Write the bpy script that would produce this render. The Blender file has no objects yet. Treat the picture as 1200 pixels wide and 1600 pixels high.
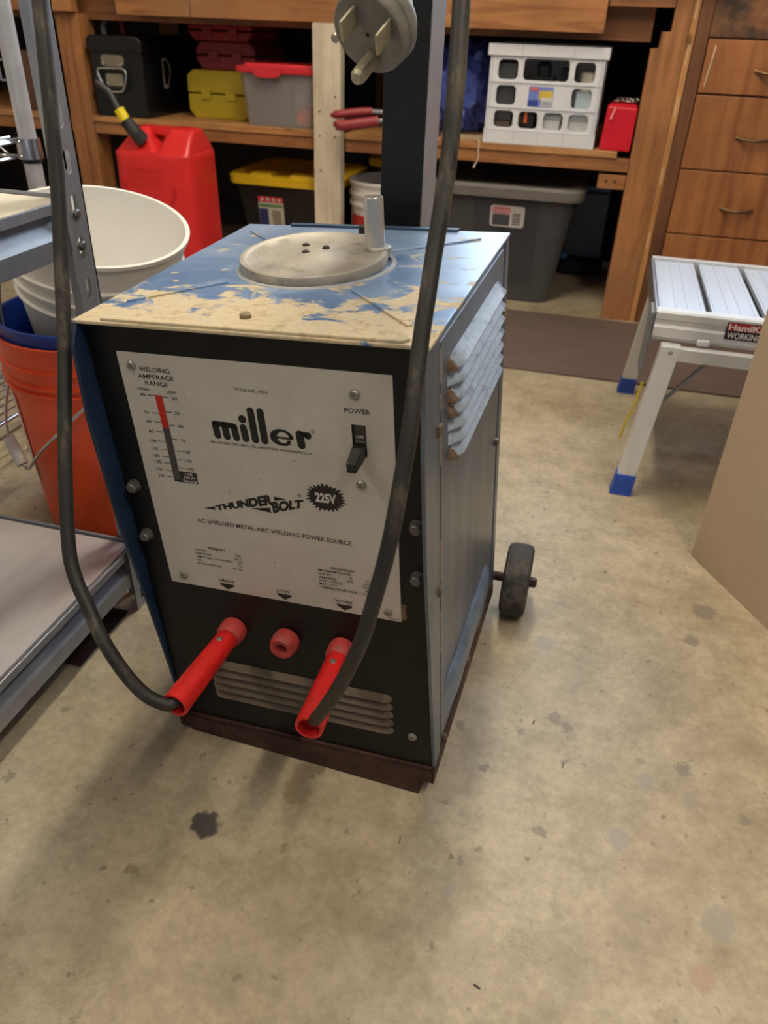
import bpy, bmesh, math, random
from mathutils import Matrix, Vector, noise
random.seed(7)
C = bpy.context.scene.collection
PI = math.pi
def S(r, g, b):
    f = lambda c: (c/255/12.92) if c/255 <= .04045 else ((c/255+.055)/1.055)**2.4
    return (f(r), f(g), f(b), 1)
def V(*a): return Vector(a)

# ------------------------------------------------------------ materials
def newmat(name):
    m = bpy.data.materials.new(name); m.use_nodes = True
    nt = m.node_tree; b = nt.nodes['Principled BSDF']
    return m, nt, b
def N(nt, t, **k):
    n = nt.nodes.new(t)
    for a, v in k.items():
        if a in n.inputs: n.inputs[a].default_value = v
        else: setattr(n, a, v)
    return n
def coords(nt, scale=(1, 1, 1)):
    tc = N(nt, 'ShaderNodeTexCoord'); mp = N(nt, 'ShaderNodeMapping'); mp.inputs['Scale'].default_value = scale
    nt.links.new(tc.outputs['Object'], mp.inputs['Vector']); return mp.outputs['Vector']
def noise_n(nt, vec, sc, det=5, rough=.55, dist=0):
    n = N(nt, 'ShaderNodeTexNoise', Scale=sc, Detail=det, Roughness=rough, Distortion=dist); nt.links.new(vec, n.inputs['Vector']); return n.outputs['Fac']
def ramp(nt, fac, stops, interp='LINEAR'):
    r = N(nt, 'ShaderNodeValToRGB'); e = r.color_ramp.elements; r.color_ramp.interpolation = interp
    while len(e) < len(stops): e.new(.5)
    for i, (p, c) in enumerate(stops): e[i].position = p; e[i].color = c if len(c) == 4 else (*c, 1)
    nt.links.new(fac, r.inputs['Fac']); return r.outputs['Color']
def mixc(nt, fac, a, b, mode='MIX'):
    n = nt.nodes.new('ShaderNodeMix'); n.data_type = 'RGBA'; n.blend_type = mode
    for s, v in ((0, fac), (6, a), (7, b)):
        if isinstance(v, (int, float)): n.inputs[s].default_value = v
        elif isinstance(v, tuple): n.inputs[s].default_value = v
        else: nt.links.new(v, n.inputs[s])
    return n.outputs[2]
def mth(nt, op, a, b=None, c=None):
    n = nt.nodes.new('ShaderNodeMath'); n.operation = op
    for i, v in enumerate((a, b, c)):
        if v is None: continue
        if isinstance(v, (int, float)): n.inputs[i].default_value = v
        else: nt.links.new(v, n.inputs[i])
    return n.outputs[0]
def bump(nt, b, h, strength=.3, dist=.002):
    n = N(nt, 'ShaderNodeBump', Strength=strength, Distance=dist); nt.links.new(h, n.inputs['Height']); nt.links.new(n.outputs['Normal'], b.inputs['Normal'])
def mul(c, k): return (min(1, c[0]*k), min(1, c[1]*k), min(1, c[2]*k), 1)
_m = {}
def M(name, col, rough=.5, metal=0, var=.12, sc=18, bm=0, dirt=None, dirt_amt=.5, stretch=(1, 1, 1), trans=0, alpha=1, spec=.5):
    if name in _m: return _m[name]
    m, nt, b = newmat(name); v = coords(nt, stretch)
    f = noise_n(nt, v, sc, 6, .6)
    c = ramp(nt, f, [(.3, mul(col, 1-var)), (.7, mul(col, 1+var))])
    if dirt:
        f2 = noise_n(nt, v, sc*.45, 8, .7)
        c = mixc(nt, ramp(nt, f2, [(dirt_amt-.04, (0, 0, 0)), (dirt_amt+.1, (1, 1, 1))]), c, dirt)
    nt.links.new(c, b.inputs['Base Color'])
    b.inputs['Roughness'].default_value = rough; b.inputs['Metallic'].default_value = metal
    b.inputs['Specular IOR Level'].default_value = spec
    if trans: b.inputs['Transmission Weight'].default_value = trans
    if alpha < 1: b.inputs['Alpha'].default_value = alpha
    if bm: bump(nt, b, noise_n(nt, v, sc*3, 4), bm, .0007)
    _m[name] = m; return m
def wood(name, c1, c2, axis=0, rough=.55, sc=1, dirt=None):
    if name in _m: return _m[name]
    m, nt, b = newmat(name); st = [14*sc]*3; st[axis] = 1.1*sc
    v = coords(nt, tuple(st))
    f = noise_n(nt, v, 1.6, 7, .62, 1.4); g = noise_n(nt, coords(nt), 5, 4)
    c = ramp(nt, f, [(.3, c1), (.52, c2), (.75, mul(c2, 1.25))])
    c = mixc(nt, .5, c, ramp(nt, g, [(.3, (.42, .38, .34)), (.62, (1, 1, 1))]), 'MULTIPLY')
    kn = N(nt, 'ShaderNodeTexVoronoi', Scale=9*sc); nt.links.new(coords(nt, tuple(.5 if i == axis else 1 for i in range(3))), kn.inputs['Vector'])
    c = mixc(nt, ramp(nt, kn.outputs['Distance'], [(.05, (1, 1, 1)), (.11, (0, 0, 0))]), c, mul(c1, .45))
    if dirt: c = mixc(nt, ramp(nt, noise_n(nt, coords(nt), 3.2, 8, .7), [(.5, (0, 0, 0)), (.66, (1, 1, 1))]), c, dirt)
    nt.links.new(c, b.inputs['Base Color']); b.inputs['Roughness'].default_value = rough
    bump(nt, b, f, .12); _m[name] = m; return m

FIR = lambda ax: wood('fir_%s' % 'xyz'[ax], S(124, 76, 40), S(172, 116, 68), ax, dirt=S(150, 108, 70))
FIRD = lambda ax: wood('fir_dark_%s' % 'xyz'[ax], S(112, 66, 34), S(150, 98, 58), ax)
PLY = wood('ply_drawer', S(128, 74, 34), S(172, 112, 64), 2, .42, .55)
WHITEWOOD = wood('pale_painted_wood', S(206, 192, 166), S(226, 214, 190), 2, .6)
BLACK = M('black_enamel', S(12, 12, 13), .42, 0, .3, 30, .04, dirt=S(30, 27, 24), dirt_amt=.66, spec=.3)
MASTBLK = M('black_steel_paint', S(20, 20, 22), .4, .1, .25, 60, .1, dirt=S(120, 116, 110), dirt_amt=.8)
BAREST = M('bare_grey_steel', S(168, 167, 172), .45, .25, .12, 30, .1, stretch=(6, 6, .6))
ALU = M('aluminium', S(226, 226, 228), .3, .25, .04, 30, .03)
ALUD = M('aluminium_dull', S(150, 150, 150), .4, .8, .15, 30, .05)
CHROME = M('chrome', S(200, 200, 202), .14, 1, .04)
NICKEL = M('bolt_steel', S(130, 130, 128), .35, .9, .2, 200)
DARKST = M('dark_bolt', S(60, 54, 48), .5, .7, .3, 200)
RUST = M('rusty_brown_steel', S(68, 44, 36), .75, .2, .35, 30, .4, dirt=S(98, 74, 60), dirt_amt=.58)
RUBBER = M('black_rubber', S(42, 40, 38), .7, 0, .25, 40, .2, dirt=S(86, 82, 76), dirt_amt=.55)
CABLE = M('cable_rubber', S(34, 31, 28), .55, 0, .35, 60, .35, dirt=S(92, 84, 70), dirt_amt=.56, stretch=(1, 1, .25))
REDPL = M('red_handle_plastic', S(198, 30, 28), .38, 0, .12, 30, .06, dirt=S(120, 30, 26), dirt_amt=.68)
SOCK = M('dusty_red_plastic', S(164, 52, 50), .6, 0, .2, 60, .1, dirt=S(120, 80, 74), dirt_amt=.55)
GASRED = M('gas_can_red', S(220, 42, 42), .36, 0, .06, 8, .02)
WHITEP = M('white_bucket_plastic', S(235, 232, 224), .38, 0, .03, 6, .01, dirt=S(215, 205, 188), dirt_amt=.62)
ORANGEP = M('orange_bucket_plastic', S(244, 92, 44), .32, 0, .05, 6, .02)
BLUEP = M('blue_bucket_plastic', S(30, 66, 160), .35, 0, .1)
CRATEW = M('crate_white', S(232, 233, 238), .45, 0, .03, 10)
STEELG = M('galvanised_grey', S(150, 153, 162), .34, .55, .08, 40, .03)
SHEET = M('shelf_sheet_metal', S(206, 200, 200), .34, .35, .12, 5, .05, stretch=(3, .8, 1))
BOARDW = M('pale_board', S(226, 218, 200), .5, 0, .05)
def solid(name, rgb, r=.5, **k): return M(name, S(*rgb), r, **k)

# painted housing of the welder
def m_side():
    m, nt, b = newmat('housing_blue_grey'); v = coords(nt, (1, 2.5, .5)); f = noise_n(nt, v, 9, 8, .65)
    c = ramp(nt, f, [(.3, S(72, 82, 98)), (.62, S(104, 114, 128)), (.8, S(134, 136, 138))])
    g = noise_n(nt, coords(nt), 14, 8, .7)
    c = mixc(nt, ramp(nt, g, [(.66, (0, 0, 0)), (.7, (1, 1, 1))]), c, S(150, 132, 112))
    nt.links.new(c, b.inputs['Base Color']); b.inputs['Roughness'].default_value = .3; b.inputs['Metallic'].default_value = .35
    bump(nt, b, g, .15); return m
SIDE = m_side()
NAVY = M('navy_paint', S(18, 38, 64), .5, 0, .15, 20, .04)
LOUV = M('louvre_paint', S(160, 174, 192), .5, .1, .15, 60, .25, dirt=S(104, 114, 128), dirt_amt=.57, stretch=(1, 1, 2))
LOUVEND = M('louvre_rust_tip', S(110, 86, 66), .7, .1, .4, 60, .2)
def m_top():
    m, nt, b = newmat('worn_blue_lid'); v = coords(nt)
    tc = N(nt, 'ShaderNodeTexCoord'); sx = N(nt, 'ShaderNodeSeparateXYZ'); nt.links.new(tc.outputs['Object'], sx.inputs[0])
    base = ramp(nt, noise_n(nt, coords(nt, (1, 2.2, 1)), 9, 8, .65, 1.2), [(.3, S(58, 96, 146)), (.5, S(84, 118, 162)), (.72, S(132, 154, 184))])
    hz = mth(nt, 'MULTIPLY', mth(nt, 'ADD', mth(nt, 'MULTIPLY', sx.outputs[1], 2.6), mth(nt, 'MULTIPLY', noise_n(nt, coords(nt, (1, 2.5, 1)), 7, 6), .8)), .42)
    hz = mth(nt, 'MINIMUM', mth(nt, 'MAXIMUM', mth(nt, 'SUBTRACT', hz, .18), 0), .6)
    base = mixc(nt, hz, base, S(176, 190, 208))  # reflected daylight sheen painted into the colour, paler towards the back
    f = noise_n(nt, coords(nt, (1, 1.5, 1)), 15, 10, .7, .6)
    # dirt lies mainly along the front edge and round the crank wheel
    fr = mth(nt, 'MULTIPLY', mth(nt, 'SUBTRACT', .115, sx.outputs[1]), 1.4)
    fr = mth(nt, 'MAXIMUM', fr, -.078)
    ff = mth(nt, 'ADD', f, fr)
    mask = ramp(nt, ff, [(.5, (0, 0, 0)), (.535, (1, 1, 1))])
    dirt = ramp(nt, noise_n(nt, v, 60, 6, .7), [(.3, S(160, 142, 112)), (.5, S(198, 182, 150)), (.7, S(176, 168, 152))])
    c = mixc(nt, mask, base, dirt)
    h = noise_n(nt, v, 40, 8, .7)
    nt.links.new(c, b.inputs['Base Color'])
    nt.links.new(mixc(nt, mask, (.3, .3, .3, 1), (.85, .85, .85, 1)), b.inputs['Roughness'])
    b.inputs['Metallic'].default_value = .05
    bump(nt, b, mth(nt, 'ADD', mth(nt, 'MULTIPLY', h, .4), mask), .35, .0012); return m
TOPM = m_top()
def m_plate():
    m, nt, b = newmat('name_plate_metal'); v = coords(nt)
    c = ramp(nt, noise_n(nt, v, 8, 8, .65), [(.3, S(186, 182, 174)), (.7, S(206, 202, 194))])
    sp = noise_n(nt, coords(nt, (1, 1, .55)), 190, 3, .5)
    c = mixc(nt, ramp(nt, sp, [(.70, (0, 0, 0)), (.74, (1, 1, 1))]), c, S(140, 132, 120))
    nt.links.new(c, b.inputs['Base Color']); b.inputs['Roughness'].default_value = .42; b.inputs['Metallic'].default_value = .25
    bump(nt, b, noise_n(nt, coords(nt, (1, 1, 12)), 40, 4), .05); return m
PLATE = m_plate()
VENTM = M('dusty_vent', S(98, 85, 70), .8, 0, .15, 60, .1, dirt=S(110, 98, 84), dirt_amt=.62)
CASTM = M('cast_grey_aluminium', S(176, 170, 158), .5, .35, .12, 25, .25, dirt=S(128, 118, 102), dirt_amt=.6)

STAINS = [(-0.337, 0.512, 0.021, 1), (-0.248, 0.589, 0.022, 2), (-0.252, 0.617, 0.0175, 2), (-0.23, 0.630, 0.0096, 2), (-0.335, 0.576, 0.005, 0), (-0.171, 0.548, 0.0055, 0), (-0.234, 0.509, 0.0058, 2), (-0.389, 0.605, 0.005, 0), (0.061, 0.808, 0.0124, 0), (0.078, 0.797, 0.0105, 0), (-0.023, 0.693, 0.009, 0), (0.017, 0.771, 0.0078, 0), (0.233, 0.767, 0.0117, 0), (0.185, 0.732, 0.0147, 3), (0.058, 0.618, 0.010, 0), (-0.031, 0.549, 0.0051, 0), (-0.036, 0.513, 0.006, 3), (0.149, 0.636, 0.0167, 3), (0.178, 0.649, 0.0092, 4), (0.286, 1.123, 0.0234, 0), (0.26, 1.043, 0.0142, 0), (0.03, 0.963, 0.0178, 3), (0.305, 0.707, 0.0094, 0), (0.24, 0.72, 0.0096, 3), (0.261, 0.558, 0.0207, 3), (0.177, 0.764, 0.0067, 0), (0.079, 0.732, 0.005, 0), (-0.605, 0.623, 0.009, 0), (-0.609, 0.504, 0.0077, 0), (-0.392, 0.433, 0.010, 2), (0.239, 0.492, 0.014, 4), (-0.067, 0.757, 0.0087, 0)]
def m_floor():
    m, nt, b = newmat('stained_concrete'); v = coords(nt)
    f1 = noise_n(nt, v, 2.2, 8, .62, .4); f2 = noise_n(nt, v, 16, 10, .7); f3 = noise_n(nt, v, 90, 6, .7)
    c = ramp(nt, f1, [(.28, S(152, 137, 110)), (.5, S(184, 170, 144)), (.72, S(208, 197, 174))])
    c = mixc(nt, .75, c, ramp(nt, f2, [(.3, (.55, .53, .5)), (.6, (1, 1, 1))]), 'MULTIPLY')
    c = mixc(nt, .5, c, ramp(nt, f3, [(.3, (.55, .54, .52)), (.62, (1, 1, 1))]), 'MULTIPLY')
    sp = noise_n(nt, v, 55, 3, .5)
    c = mixc(nt, ramp(nt, sp, [(.66, (0, 0, 0)), (.73, (.8, .8, .8))]), c, S(112, 99, 82))
    # hairline cracks
    wv = nt.nodes.new('ShaderNodeVectorMath'); wv.operation = 'ADD'
    nn = N(nt, 'ShaderNodeTexNoise', Scale=9, Detail=6, Roughness=.65); nt.links.new(v, nn.inputs['Vector'])
    scn = nt.nodes.new('ShaderNodeVectorMath'); scn.operation = 'SCALE'; scn.inputs['Scale'].default_value = .12
    nt.links.new(nn.outputs['Color'], scn.inputs[0]); nt.links.new(v, wv.inputs[0]); nt.links.new(scn.outputs[0], wv.inputs[1])
    vo = N(nt, 'ShaderNodeTexVoronoi', Scale=26); vo.feature = 'DISTANCE_TO_EDGE'; nt.links.new(wv.outputs[0], vo.inputs['Vector'])
    cr = ramp(nt, vo.outputs['Distance'], [(.0, (1, 1, 1)), (.022, (0, 0, 0))])
    crm = mth(nt, 'MULTIPLY', cr, ramp(nt, noise_n(nt, v, 3, 4), [(.5, (0, 0, 0)), (.62, (.5, .5, .5))]))
    c = mixc(nt, crm, c, S(120, 104, 86))
    tc = N(nt, 'ShaderNodeTexCoord')
    wob = nt.nodes.new('ShaderNodeVectorMath'); wob.operation = 'SCALE'; wob.inputs['Scale'].default_value = .045
    n2 = N(nt, 'ShaderNodeTexNoise', Scale=38, Detail=9, Roughness=.8); nt.links.new(v, n2.inputs['Vector'])
    sb = nt.nodes.new('ShaderNodeVectorMath'); sb.operation = 'SUBTRACT'; sb.inputs[1].default_value = (.5, .5, .5); nt.links.new(n2.outputs['Color'], sb.inputs[0])
    nt.links.new(sb.outputs[0], wob.inputs[0])
    ad = nt.nodes.new('ShaderNodeVectorMath'); ad.operation = 'ADD'; nt.links.new(tc.outputs['Object'], ad.inputs[0]); nt.links.new(wob.outputs[0], ad.inputs[1])
    sepd = nt.nodes.new('ShaderNodeVectorMath'); sepd.operation = 'MULTIPLY'; sepd.inputs[1].default_value = (1, 1, 0); nt.links.new(ad.outputs[0], sepd.inputs[0])
    cols = {0: S(104, 98, 92), 1: S(44, 42, 46), 2: S(120, 100, 72), 3: S(146, 140, 132), 4: S(170, 140, 120)}
    for k, col in cols.items():
        acc = None
        for (x, y, r, kk) in STAINS:
            if kk != k: continue
            d = nt.nodes.new('ShaderNodeVectorMath'); d.operation = 'DISTANCE'; d.inputs[1].default_value = (x, y, 0); nt.links.new(sepd.outputs[0], d.inputs[0])
            q = mth(nt, 'DIVIDE', d.outputs['Value'], r)
            acc = q if acc is None else mth(nt, 'MINIMUM', acc, q)
        fac = ramp(nt, acc, [(.75, (.9 if k in (1,) else .62,)*3), (1.0, (0, 0, 0))])
        c = mixc(nt, fac, c, col)
    nt.links.new(c, b.inputs['Base Color'])
    nt.links.new(ramp(nt, f1, [(.3, (.42, .42, .42)), (.7, (.58, .58, .58))]), b.inputs['Roughness'])
    b.inputs['Specular IOR Level'].default_value = .5
    bump(nt, b, mth(nt, 'ADD', f2, mth(nt, 'MULTIPLY', f3, .4)), .22, .0015); return m
FLOORM = m_floor()

# ------------------------------------------------------------ object helpers
MW = {}
def thing(name, label, cat, mat=None, group=None):
    o = bpy.data.objects.new(name, None); C.objects.link(o); o.empty_display_size = .05
    mat = Matrix(mat) if mat is not None else Matrix.Identity(4)
    if isinstance(mat, Matrix): o.matrix_world = mat
    MW[o.name] = mat.copy()
    o['label'] = label; o['category'] = cat
    if group: o['group'] = group
    return o
def at(x, y, z=0, rz=0): return Matrix.Translation((x, y, z)) @ Matrix.Rotation(rz, 4, 'Z')
def tag(o, label, cat, group=None):
    o['label'] = label; o['category'] = cat
    if group: o['group'] = group
    return o
def obj(name, bm, mats, parent=None, smooth=False, world=False, bev=0, label=None):
    bmesh.ops.recalc_face_normals(bm, faces=bm.faces) if not getattr(bm, 'keepn', False) else None
    me = bpy.data.meshes.new(name); bm.to_mesh(me); bm.free()
    if not isinstance(mats, (list, tuple)): mats = [mats]
    for m in mats: me.materials.append(m)
    root = Matrix.Identity(4)
    if parent is not None:
        root = MW[parent.name]
        if world: me.transform(root.inverted())
    o = bpy.data.objects.new(name, me); C.objects.link(o)
    if parent is not None: o.parent = parent
    MW[o.name] = root.copy()
    if smooth:
        for p in me.polygons: p.use_smooth = True
        me.set_sharp_from_angle(angle=math.radians(38))
    if bev:
        md = o.modifiers.new('bevel', 'BEVEL'); md.width = bev; md.segments = 2; md.limit_method = 'ANGLE'; md.angle_limit = math.radians(40)
    if label: o['label'] = label
    return o
def solo(name, bm, mats, label, cat, group=None, loc=None, **k):
    o = obj(name, bm, mats, **k)
    vs = [v.co for v in o.data.vertices]
    cx = sum(v.x for v in vs)/len(vs); cy = sum(v.y for v in vs)/len(vs); cz = min(v.z for v in vs)
    o.data.transform(Matrix.Translation((-cx, -cy, -cz))); o.location = (cx, cy, cz); MW[o.name] = Matrix.Translation((cx, cy, cz))
    return tag(o, label, cat, group)
def struct(name, bm, mats, parent=None, **k):
    o = obj(name, bm, mats, parent, **k); o['kind'] = 'structure'; return o
def B(): return bmesh.new()
def box(bm, lo, hi, mi=0, mat=None, taper=None):
    x0, y0, z0 = lo; x1, y1, z1 = hi
    P = [(x0, y0, z0), (x1, y0, z0), (x1, y1, z0), (x0, y1, z0), (x0, y0, z1), (x1, y0, z1), (x1, y1, z1), (x0, y1, z1)]
    if taper:  # shrink the bottom face
        cx, cy = (x0+x1)/2, (y0+y1)/2
        P = [((px-cx)*taper+cx, (py-cy)*taper+cy, pz) if i < 4 else (px, py, pz) for i, (px, py, pz) in enumerate(P)]
    vs = [bm.verts.new(mat @ V(*p) if mat is not None else p) for p in P]
    for f in ((0, 3, 2, 1), (4, 5, 6, 7), (0, 1, 5, 4), (1, 2, 6, 5), (2, 3, 7, 6), (3, 0, 4, 7)):
        bm.faces.new([vs[i] for i in f]).material_index = mi
    return bm
def boxes(*a): 
    bm = B()
    for t in a: box(bm, *t)
    return bm
def frame(d):
    d = d.normalized(); u = V(0, 0, 1).cross(d)
    if u.length < 1e-4: u = V(1, 0, 0)
    u.normalize(); return u, d.cross(u)
def tube(bm, pts, r, n=12, cap=True, mi=0, closed=False):
    pts = [V(*p) for p in pts]; rings = []; L = len(pts)
    rs = r if isinstance(r, (list, tuple)) else [r]*L
    u = None
    for i, p in enumerate(pts):
        if closed: d = pts[(i+1) % L]-pts[i-1]
        else: d = pts[min(i+1, L-1)]-pts[max(i-1, 0)]
        d.normalize()
        if u is None: u, w = frame(d)
        else:
            u = u-d*u.dot(d); u.normalize(); w = d.cross(u)
        rings.append([bm.verts.new(p+(u*math.cos(2*PI*k/n)+w*math.sin(2*PI*k/n))*rs[i]) for k in range(n)])
    R = range(L if closed else L-1)
    for i in R:
        a, b2 = rings[i], rings[(i+1) % L]
        for k in range(n): bm.faces.new((a[k], a[(k+1) % n], b2[(k+1) % n], b2[k])).material_index = mi
    if cap and not closed:
        bm.faces.new(rings[0]).material_index = mi; bm.faces.new(rings[-1]).material_index = mi
    return bm
def cyl(bm, p0, p1, r0, r1=None, n=24, mi=0): return tube(bm, [p0, p1], [r0, r0 if r1 is None else r1], n, True, mi)
def lathe(bm, prof, o=(0, 0, 0), ax=(0, 0, 1), n=48, mi=0, close=False):
    o = V(*o); d = V(*ax).normalized(); u, w = frame(d); rings = []
    for r, h in prof:
        if r < 1e-6: rings.append([bm.verts.new(o+d*h)])
        else: rings.append([bm.verts.new(o+d*h+(u*math.cos(2*PI*k/n)+w*math.sin(2*PI*k/n))*r) for k in range(n)])
    seq = list(zip(rings, rings[1:]))
    if close: seq.append((rings[-1], rings[0]))
    for a, c in seq:
        for k in range(n):
            k2 = (k+1) % n
            q = [a[k % len(a)], a[k2 % len(a)], c[k2 % len(c)], c[k % len(c)]]
            q2 = []
            for t in q:
                if t not in q2: q2.append(t)
            if len(q2) > 2: bm.faces.new(q2).material_index = mi
    return bm
def prism(bm, poly, a, b, f, mi=0):
    """poly 2D extruded between depths a,b; f(u,v,w)->3D"""
    A = [bm.verts.new(f(u, v, a)) for u, v in poly]; Bv = [bm.verts.new(f(u, v, b)) for u, v in poly]
    n = len(poly)
    bm.faces.new(A).material_index = mi; bm.faces.new(Bv[::-1]).material_index = mi
    for i in range(n): bm.faces.new((A[i], A[(i+1) % n], Bv[(i+1) % n], Bv[i])).material_index = mi
    return bm
XZ = lambda u, v, w: (u, w, v)
YZ = lambda u, v, w: (w, u, v)
XY = lambda u, v, w: (u, v, w)
def rrect(x0, y0, x1, y1, r, n=5):
    P = []
    for cx, cy, a in ((x1-r, y1-r, 0), (x0+r, y1-r, 90), (x0+r, y0+r, 180), (x1-r, y0+r, 270)):
        for i in range(n+1):
            t = math.radians(a+90*i/n); P.append((cx+r*math.cos(t), cy+r*math.sin(t)))
    return P
def smoothpts(P, k=4):
    P = [V(*p) for p in P]; out = []
    for i in range(len(P)-1):
        p0, p1, p2, p3 = P[max(i-1, 0)], P[i], P[i+1], P[min(i+2, len(P)-1)]
        for j in range(k):
            t = j/k; out.append(.5*((2*p1)+(-p0+p2)*t+(2*p0-5*p1+4*p2-p3)*t*t+(-p0+3*p1-3*p2+p3)*t**3))
    out.append(P[-1]); return out
def loft(bm, secs, mi=0, cap=True):
    R = [[bm.verts.new(p) for p in s] for s in secs]; n = len(R[0])
    for a, c in zip(R, R[1:]):
        for k in range(n): bm.faces.new((a[k], a[(k+1) % n], c[(k+1) % n], c[k])).material_index = mi
    if cap: bm.faces.new(R[0]); bm.faces.new(R[-1])
    return bm
_fc = {}
def text_geo(s, bold=0):
    key = (s, bold)
    if key not in _fc:
        cu = bpy.data.curves.new('t', 'FONT'); cu.body = s; cu.size = 1; cu.resolution_u = 3; cu.offset = bold; cu.fill_mode = 'FRONT' if False else 'BOTH'
        ob = bpy.data.objects.new('t', cu); C.objects.link(ob); bpy.context.view_layer.update()
        me = bpy.data.meshes.new_from_object(ob.evaluated_get(bpy.context.evaluated_depsgraph_get()))
        vs = [(v.co.x, v.co.y) for v in me.vertices]; fs = [tuple(p.vertices) for p in me.polygons]
        bpy.data.objects.remove(ob); bpy.data.curves.remove(cu); bpy.data.meshes.remove(me)
        x0 = min(v[0] for v in vs); x1 = max(v[0] for v in vs); y0 = min(v[1] for v in vs); y1 = max(v[1] for v in vs)
        _fc[key] = ([((x-x0)/(x1-x0), (y-y0)/(y1-y0)) for x, y in vs], fs)
    return _fc[key]
def text(bm, s, fn, bold=0, mi=0):
    """fn maps unit box (s,t) to 3D"""
    vs, fs = text_geo(s, bold); R = [bm.verts.new(fn(a, b)) for a, b in vs]
    for f in fs:
        try: bm.faces.new([R[i] for i in f]).material_index = mi
        except ValueError: pass
def tbox(x0, x1, z0, z1, y): return lambda a, b: (x0+(x1-x0)*a, y, z0+(z1-z0)*b)
def flat(bm, pts, y, mi=0): bm.faces.new([bm.verts.new((x, y, z)) for x, z in pts]).material_index = mi
def capsule(bm, a, b, r, y, mi=0, n=10):
    a, b = V(*a), V(*b); d = b-a; t0 = math.atan2(d.y, d.x)
    P = [(b.x+r*math.cos(t0-PI/2+PI*i/n), b.y+r*math.sin(t0-PI/2+PI*i/n)) for i in range(n+1)]
    P += [(a.x+r*math.cos(t0+PI/2+PI*i/n), a.y+r*math.sin(t0+PI/2+PI*i/n)) for i in range(n+1)]
    flat(bm, P, y, mi)
def holed_plate(bm, cells, f, a, b, mi=0, n=6):
    """cells: (x0,z0,x1,z1, hole or None) hole=(hx0,hz0,hx1,hz1,r); plate thickness a..b"""
    for (x0, z0, x1, z1, h) in cells:
        if h is None:
            prism(bm, [(x0, z0), (x1, z0), (x1, z1), (x0, z1)], a, b, f, mi); continue
        H = rrect(*h, n); cx, cz = (h[0]+h[2])/2, (h[1]+h[3])/2
        O = []
        m = len(H)//4
        cor = [(x1, z1), (x0, z1), (x0, z0), (x1, z0)]
        for i, (px, pz) in enumerate(H):
            q = i//m; j = i % m; cxr, czr = cor[q]
            # first half of the corner arc maps onto one side, second half onto the next
            if q in (0, 2): O.append((cxr, pz) if j < m/2-.6 else ((cxr, czr) if j < m/2+.1 else (px, czr)))
            else: O.append((px, czr) if j < m/2-.6 else ((cxr, czr) if j < m/2+.1 else (cxr, pz)))
        k = len(H)
        va = [[bm.verts.new(f(u, v, w)) for u, v in L] for L in (H, O) for w in (a, b)]
        Ha, Hb, Oa, Ob = va
        for i in range(k):
            j = (i+1) % k
            for q in ((Ha[i], Ha[j], Oa[j], Oa[i]), (Hb[i], Hb[j], Ob[j], Ob[i]), (Ha[i], Ha[j], Hb[j], Hb[i]), (Oa[i], Oa[j], Ob[j], Ob[i])):
                if len(set(tuple(round(c, 6) for c in v.co) for v in q)) > 2:
                    try: bm.faces.new(q).material_index = mi
                    except ValueError: pass
def dup(root, m, label=None):
    r = root.copy(); C.objects.link(r); r.matrix_world = m; MW[r.name] = m.copy()
    if label: r['label'] = label
    for ch in root.children:
        c = ch.copy(); C.objects.link(c); c.parent = r; MW[c.name] = m.copy()
        for g in ch.children:
            d = g.copy(); C.objects.link(d); d.parent = c
    return r
def hexbolt(bm, p, ax, r, h, mi=0, washer=0):
    p = V(*p); ax = V(*ax).normalized()
    if washer: cyl(bm, p, p+ax*h*.25, washer, n=24, mi=mi); p = p+ax*h*.25
    cyl(bm, p, p+ax*h*.8, r, n=6, mi=mi); cyl(bm, p+ax*h*.8, p+ax*h, r*.9, r*.7, n=12, mi=mi)
def screw(bm, p, ax, r):
    p = V(*p); lathe(bm, [(r, 0), (r*.98, r*.22), (r*.72, r*.48), (r*.36, r*.5), (r*.3, r*.25), (0, r*.22)], p, ax, 20)
# ------------------------------------------------------------ room (the floor is z = 0, x runs along the bench)
FL = struct('floor', boxes(((-3.2, -2.2, -.06), (2.6, 3.62, 0))), FLOORM)
struct('wall_back', boxes(((-3.2, 3.5, 0), (2.6, 3.62, 1.2)), ((-3.2, 3.5, 2.2), (2.6, 3.62, 2.45)), ((-3.2, 3.5, 1.2), (-.7, 3.62, 2.2)), ((.9, 3.5, 1.2), (2.6, 3.62, 2.2))), M('dim_wall_board', S(120, 104, 86), .8, 0, .15, 4))
wn = struct('window_1', boxes(((-.7, 3.5, 1.2), (-.66, 3.56, 2.2)), ((.86, 3.5, 1.2), (.9, 3.56, 2.2)), ((-.66, 3.5, 1.2), (.86, 3.56, 1.24)), ((-.66, 3.5, 2.16), (.86, 3.56, 2.2)), ((.08, 3.51, 1.24), (.12, 3.55, 2.16))), M('window_frame_white', S(224, 222, 216), .5))
SKYG = bpy.data.materials.new('daylit_pane'); SKYG.use_nodes = True
_s = SKYG.node_tree.nodes['Principled BSDF']; _s.inputs['Emission Color'].default_value = (.62, .80, 1, 1); _s.inputs['Emission Strength'].default_value = 8
for x0_, x1_ in ((-.66, .08), (.12, .86)): obj('pane', boxes(((x0_, 3.525, 1.24), (x1_, 3.531, 2.16))), SKYG, wn)
struct('wall_left', boxes(((-3.2, -.6, 0), (-3.08, 3.5, 2.45))), M('wall_paint', S(196, 188, 174), .8, 0, .04, 4))
struct('ceiling', boxes(((-3.2, -.9, 2.45), (2.6, 3.62, 2.52))), M('ceiling_paint', S(214, 208, 196), .85, 0, .04, 4))
TUBE = bpy.data.materials.new('lit_tube'); TUBE.use_nodes = True
_b = TUBE.node_tree.nodes['Principled BSDF']; _b.inputs['Emission Color'].default_value = (1, .88, .70, 1); _b.inputs['Emission Strength'].default_value = 118
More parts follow.
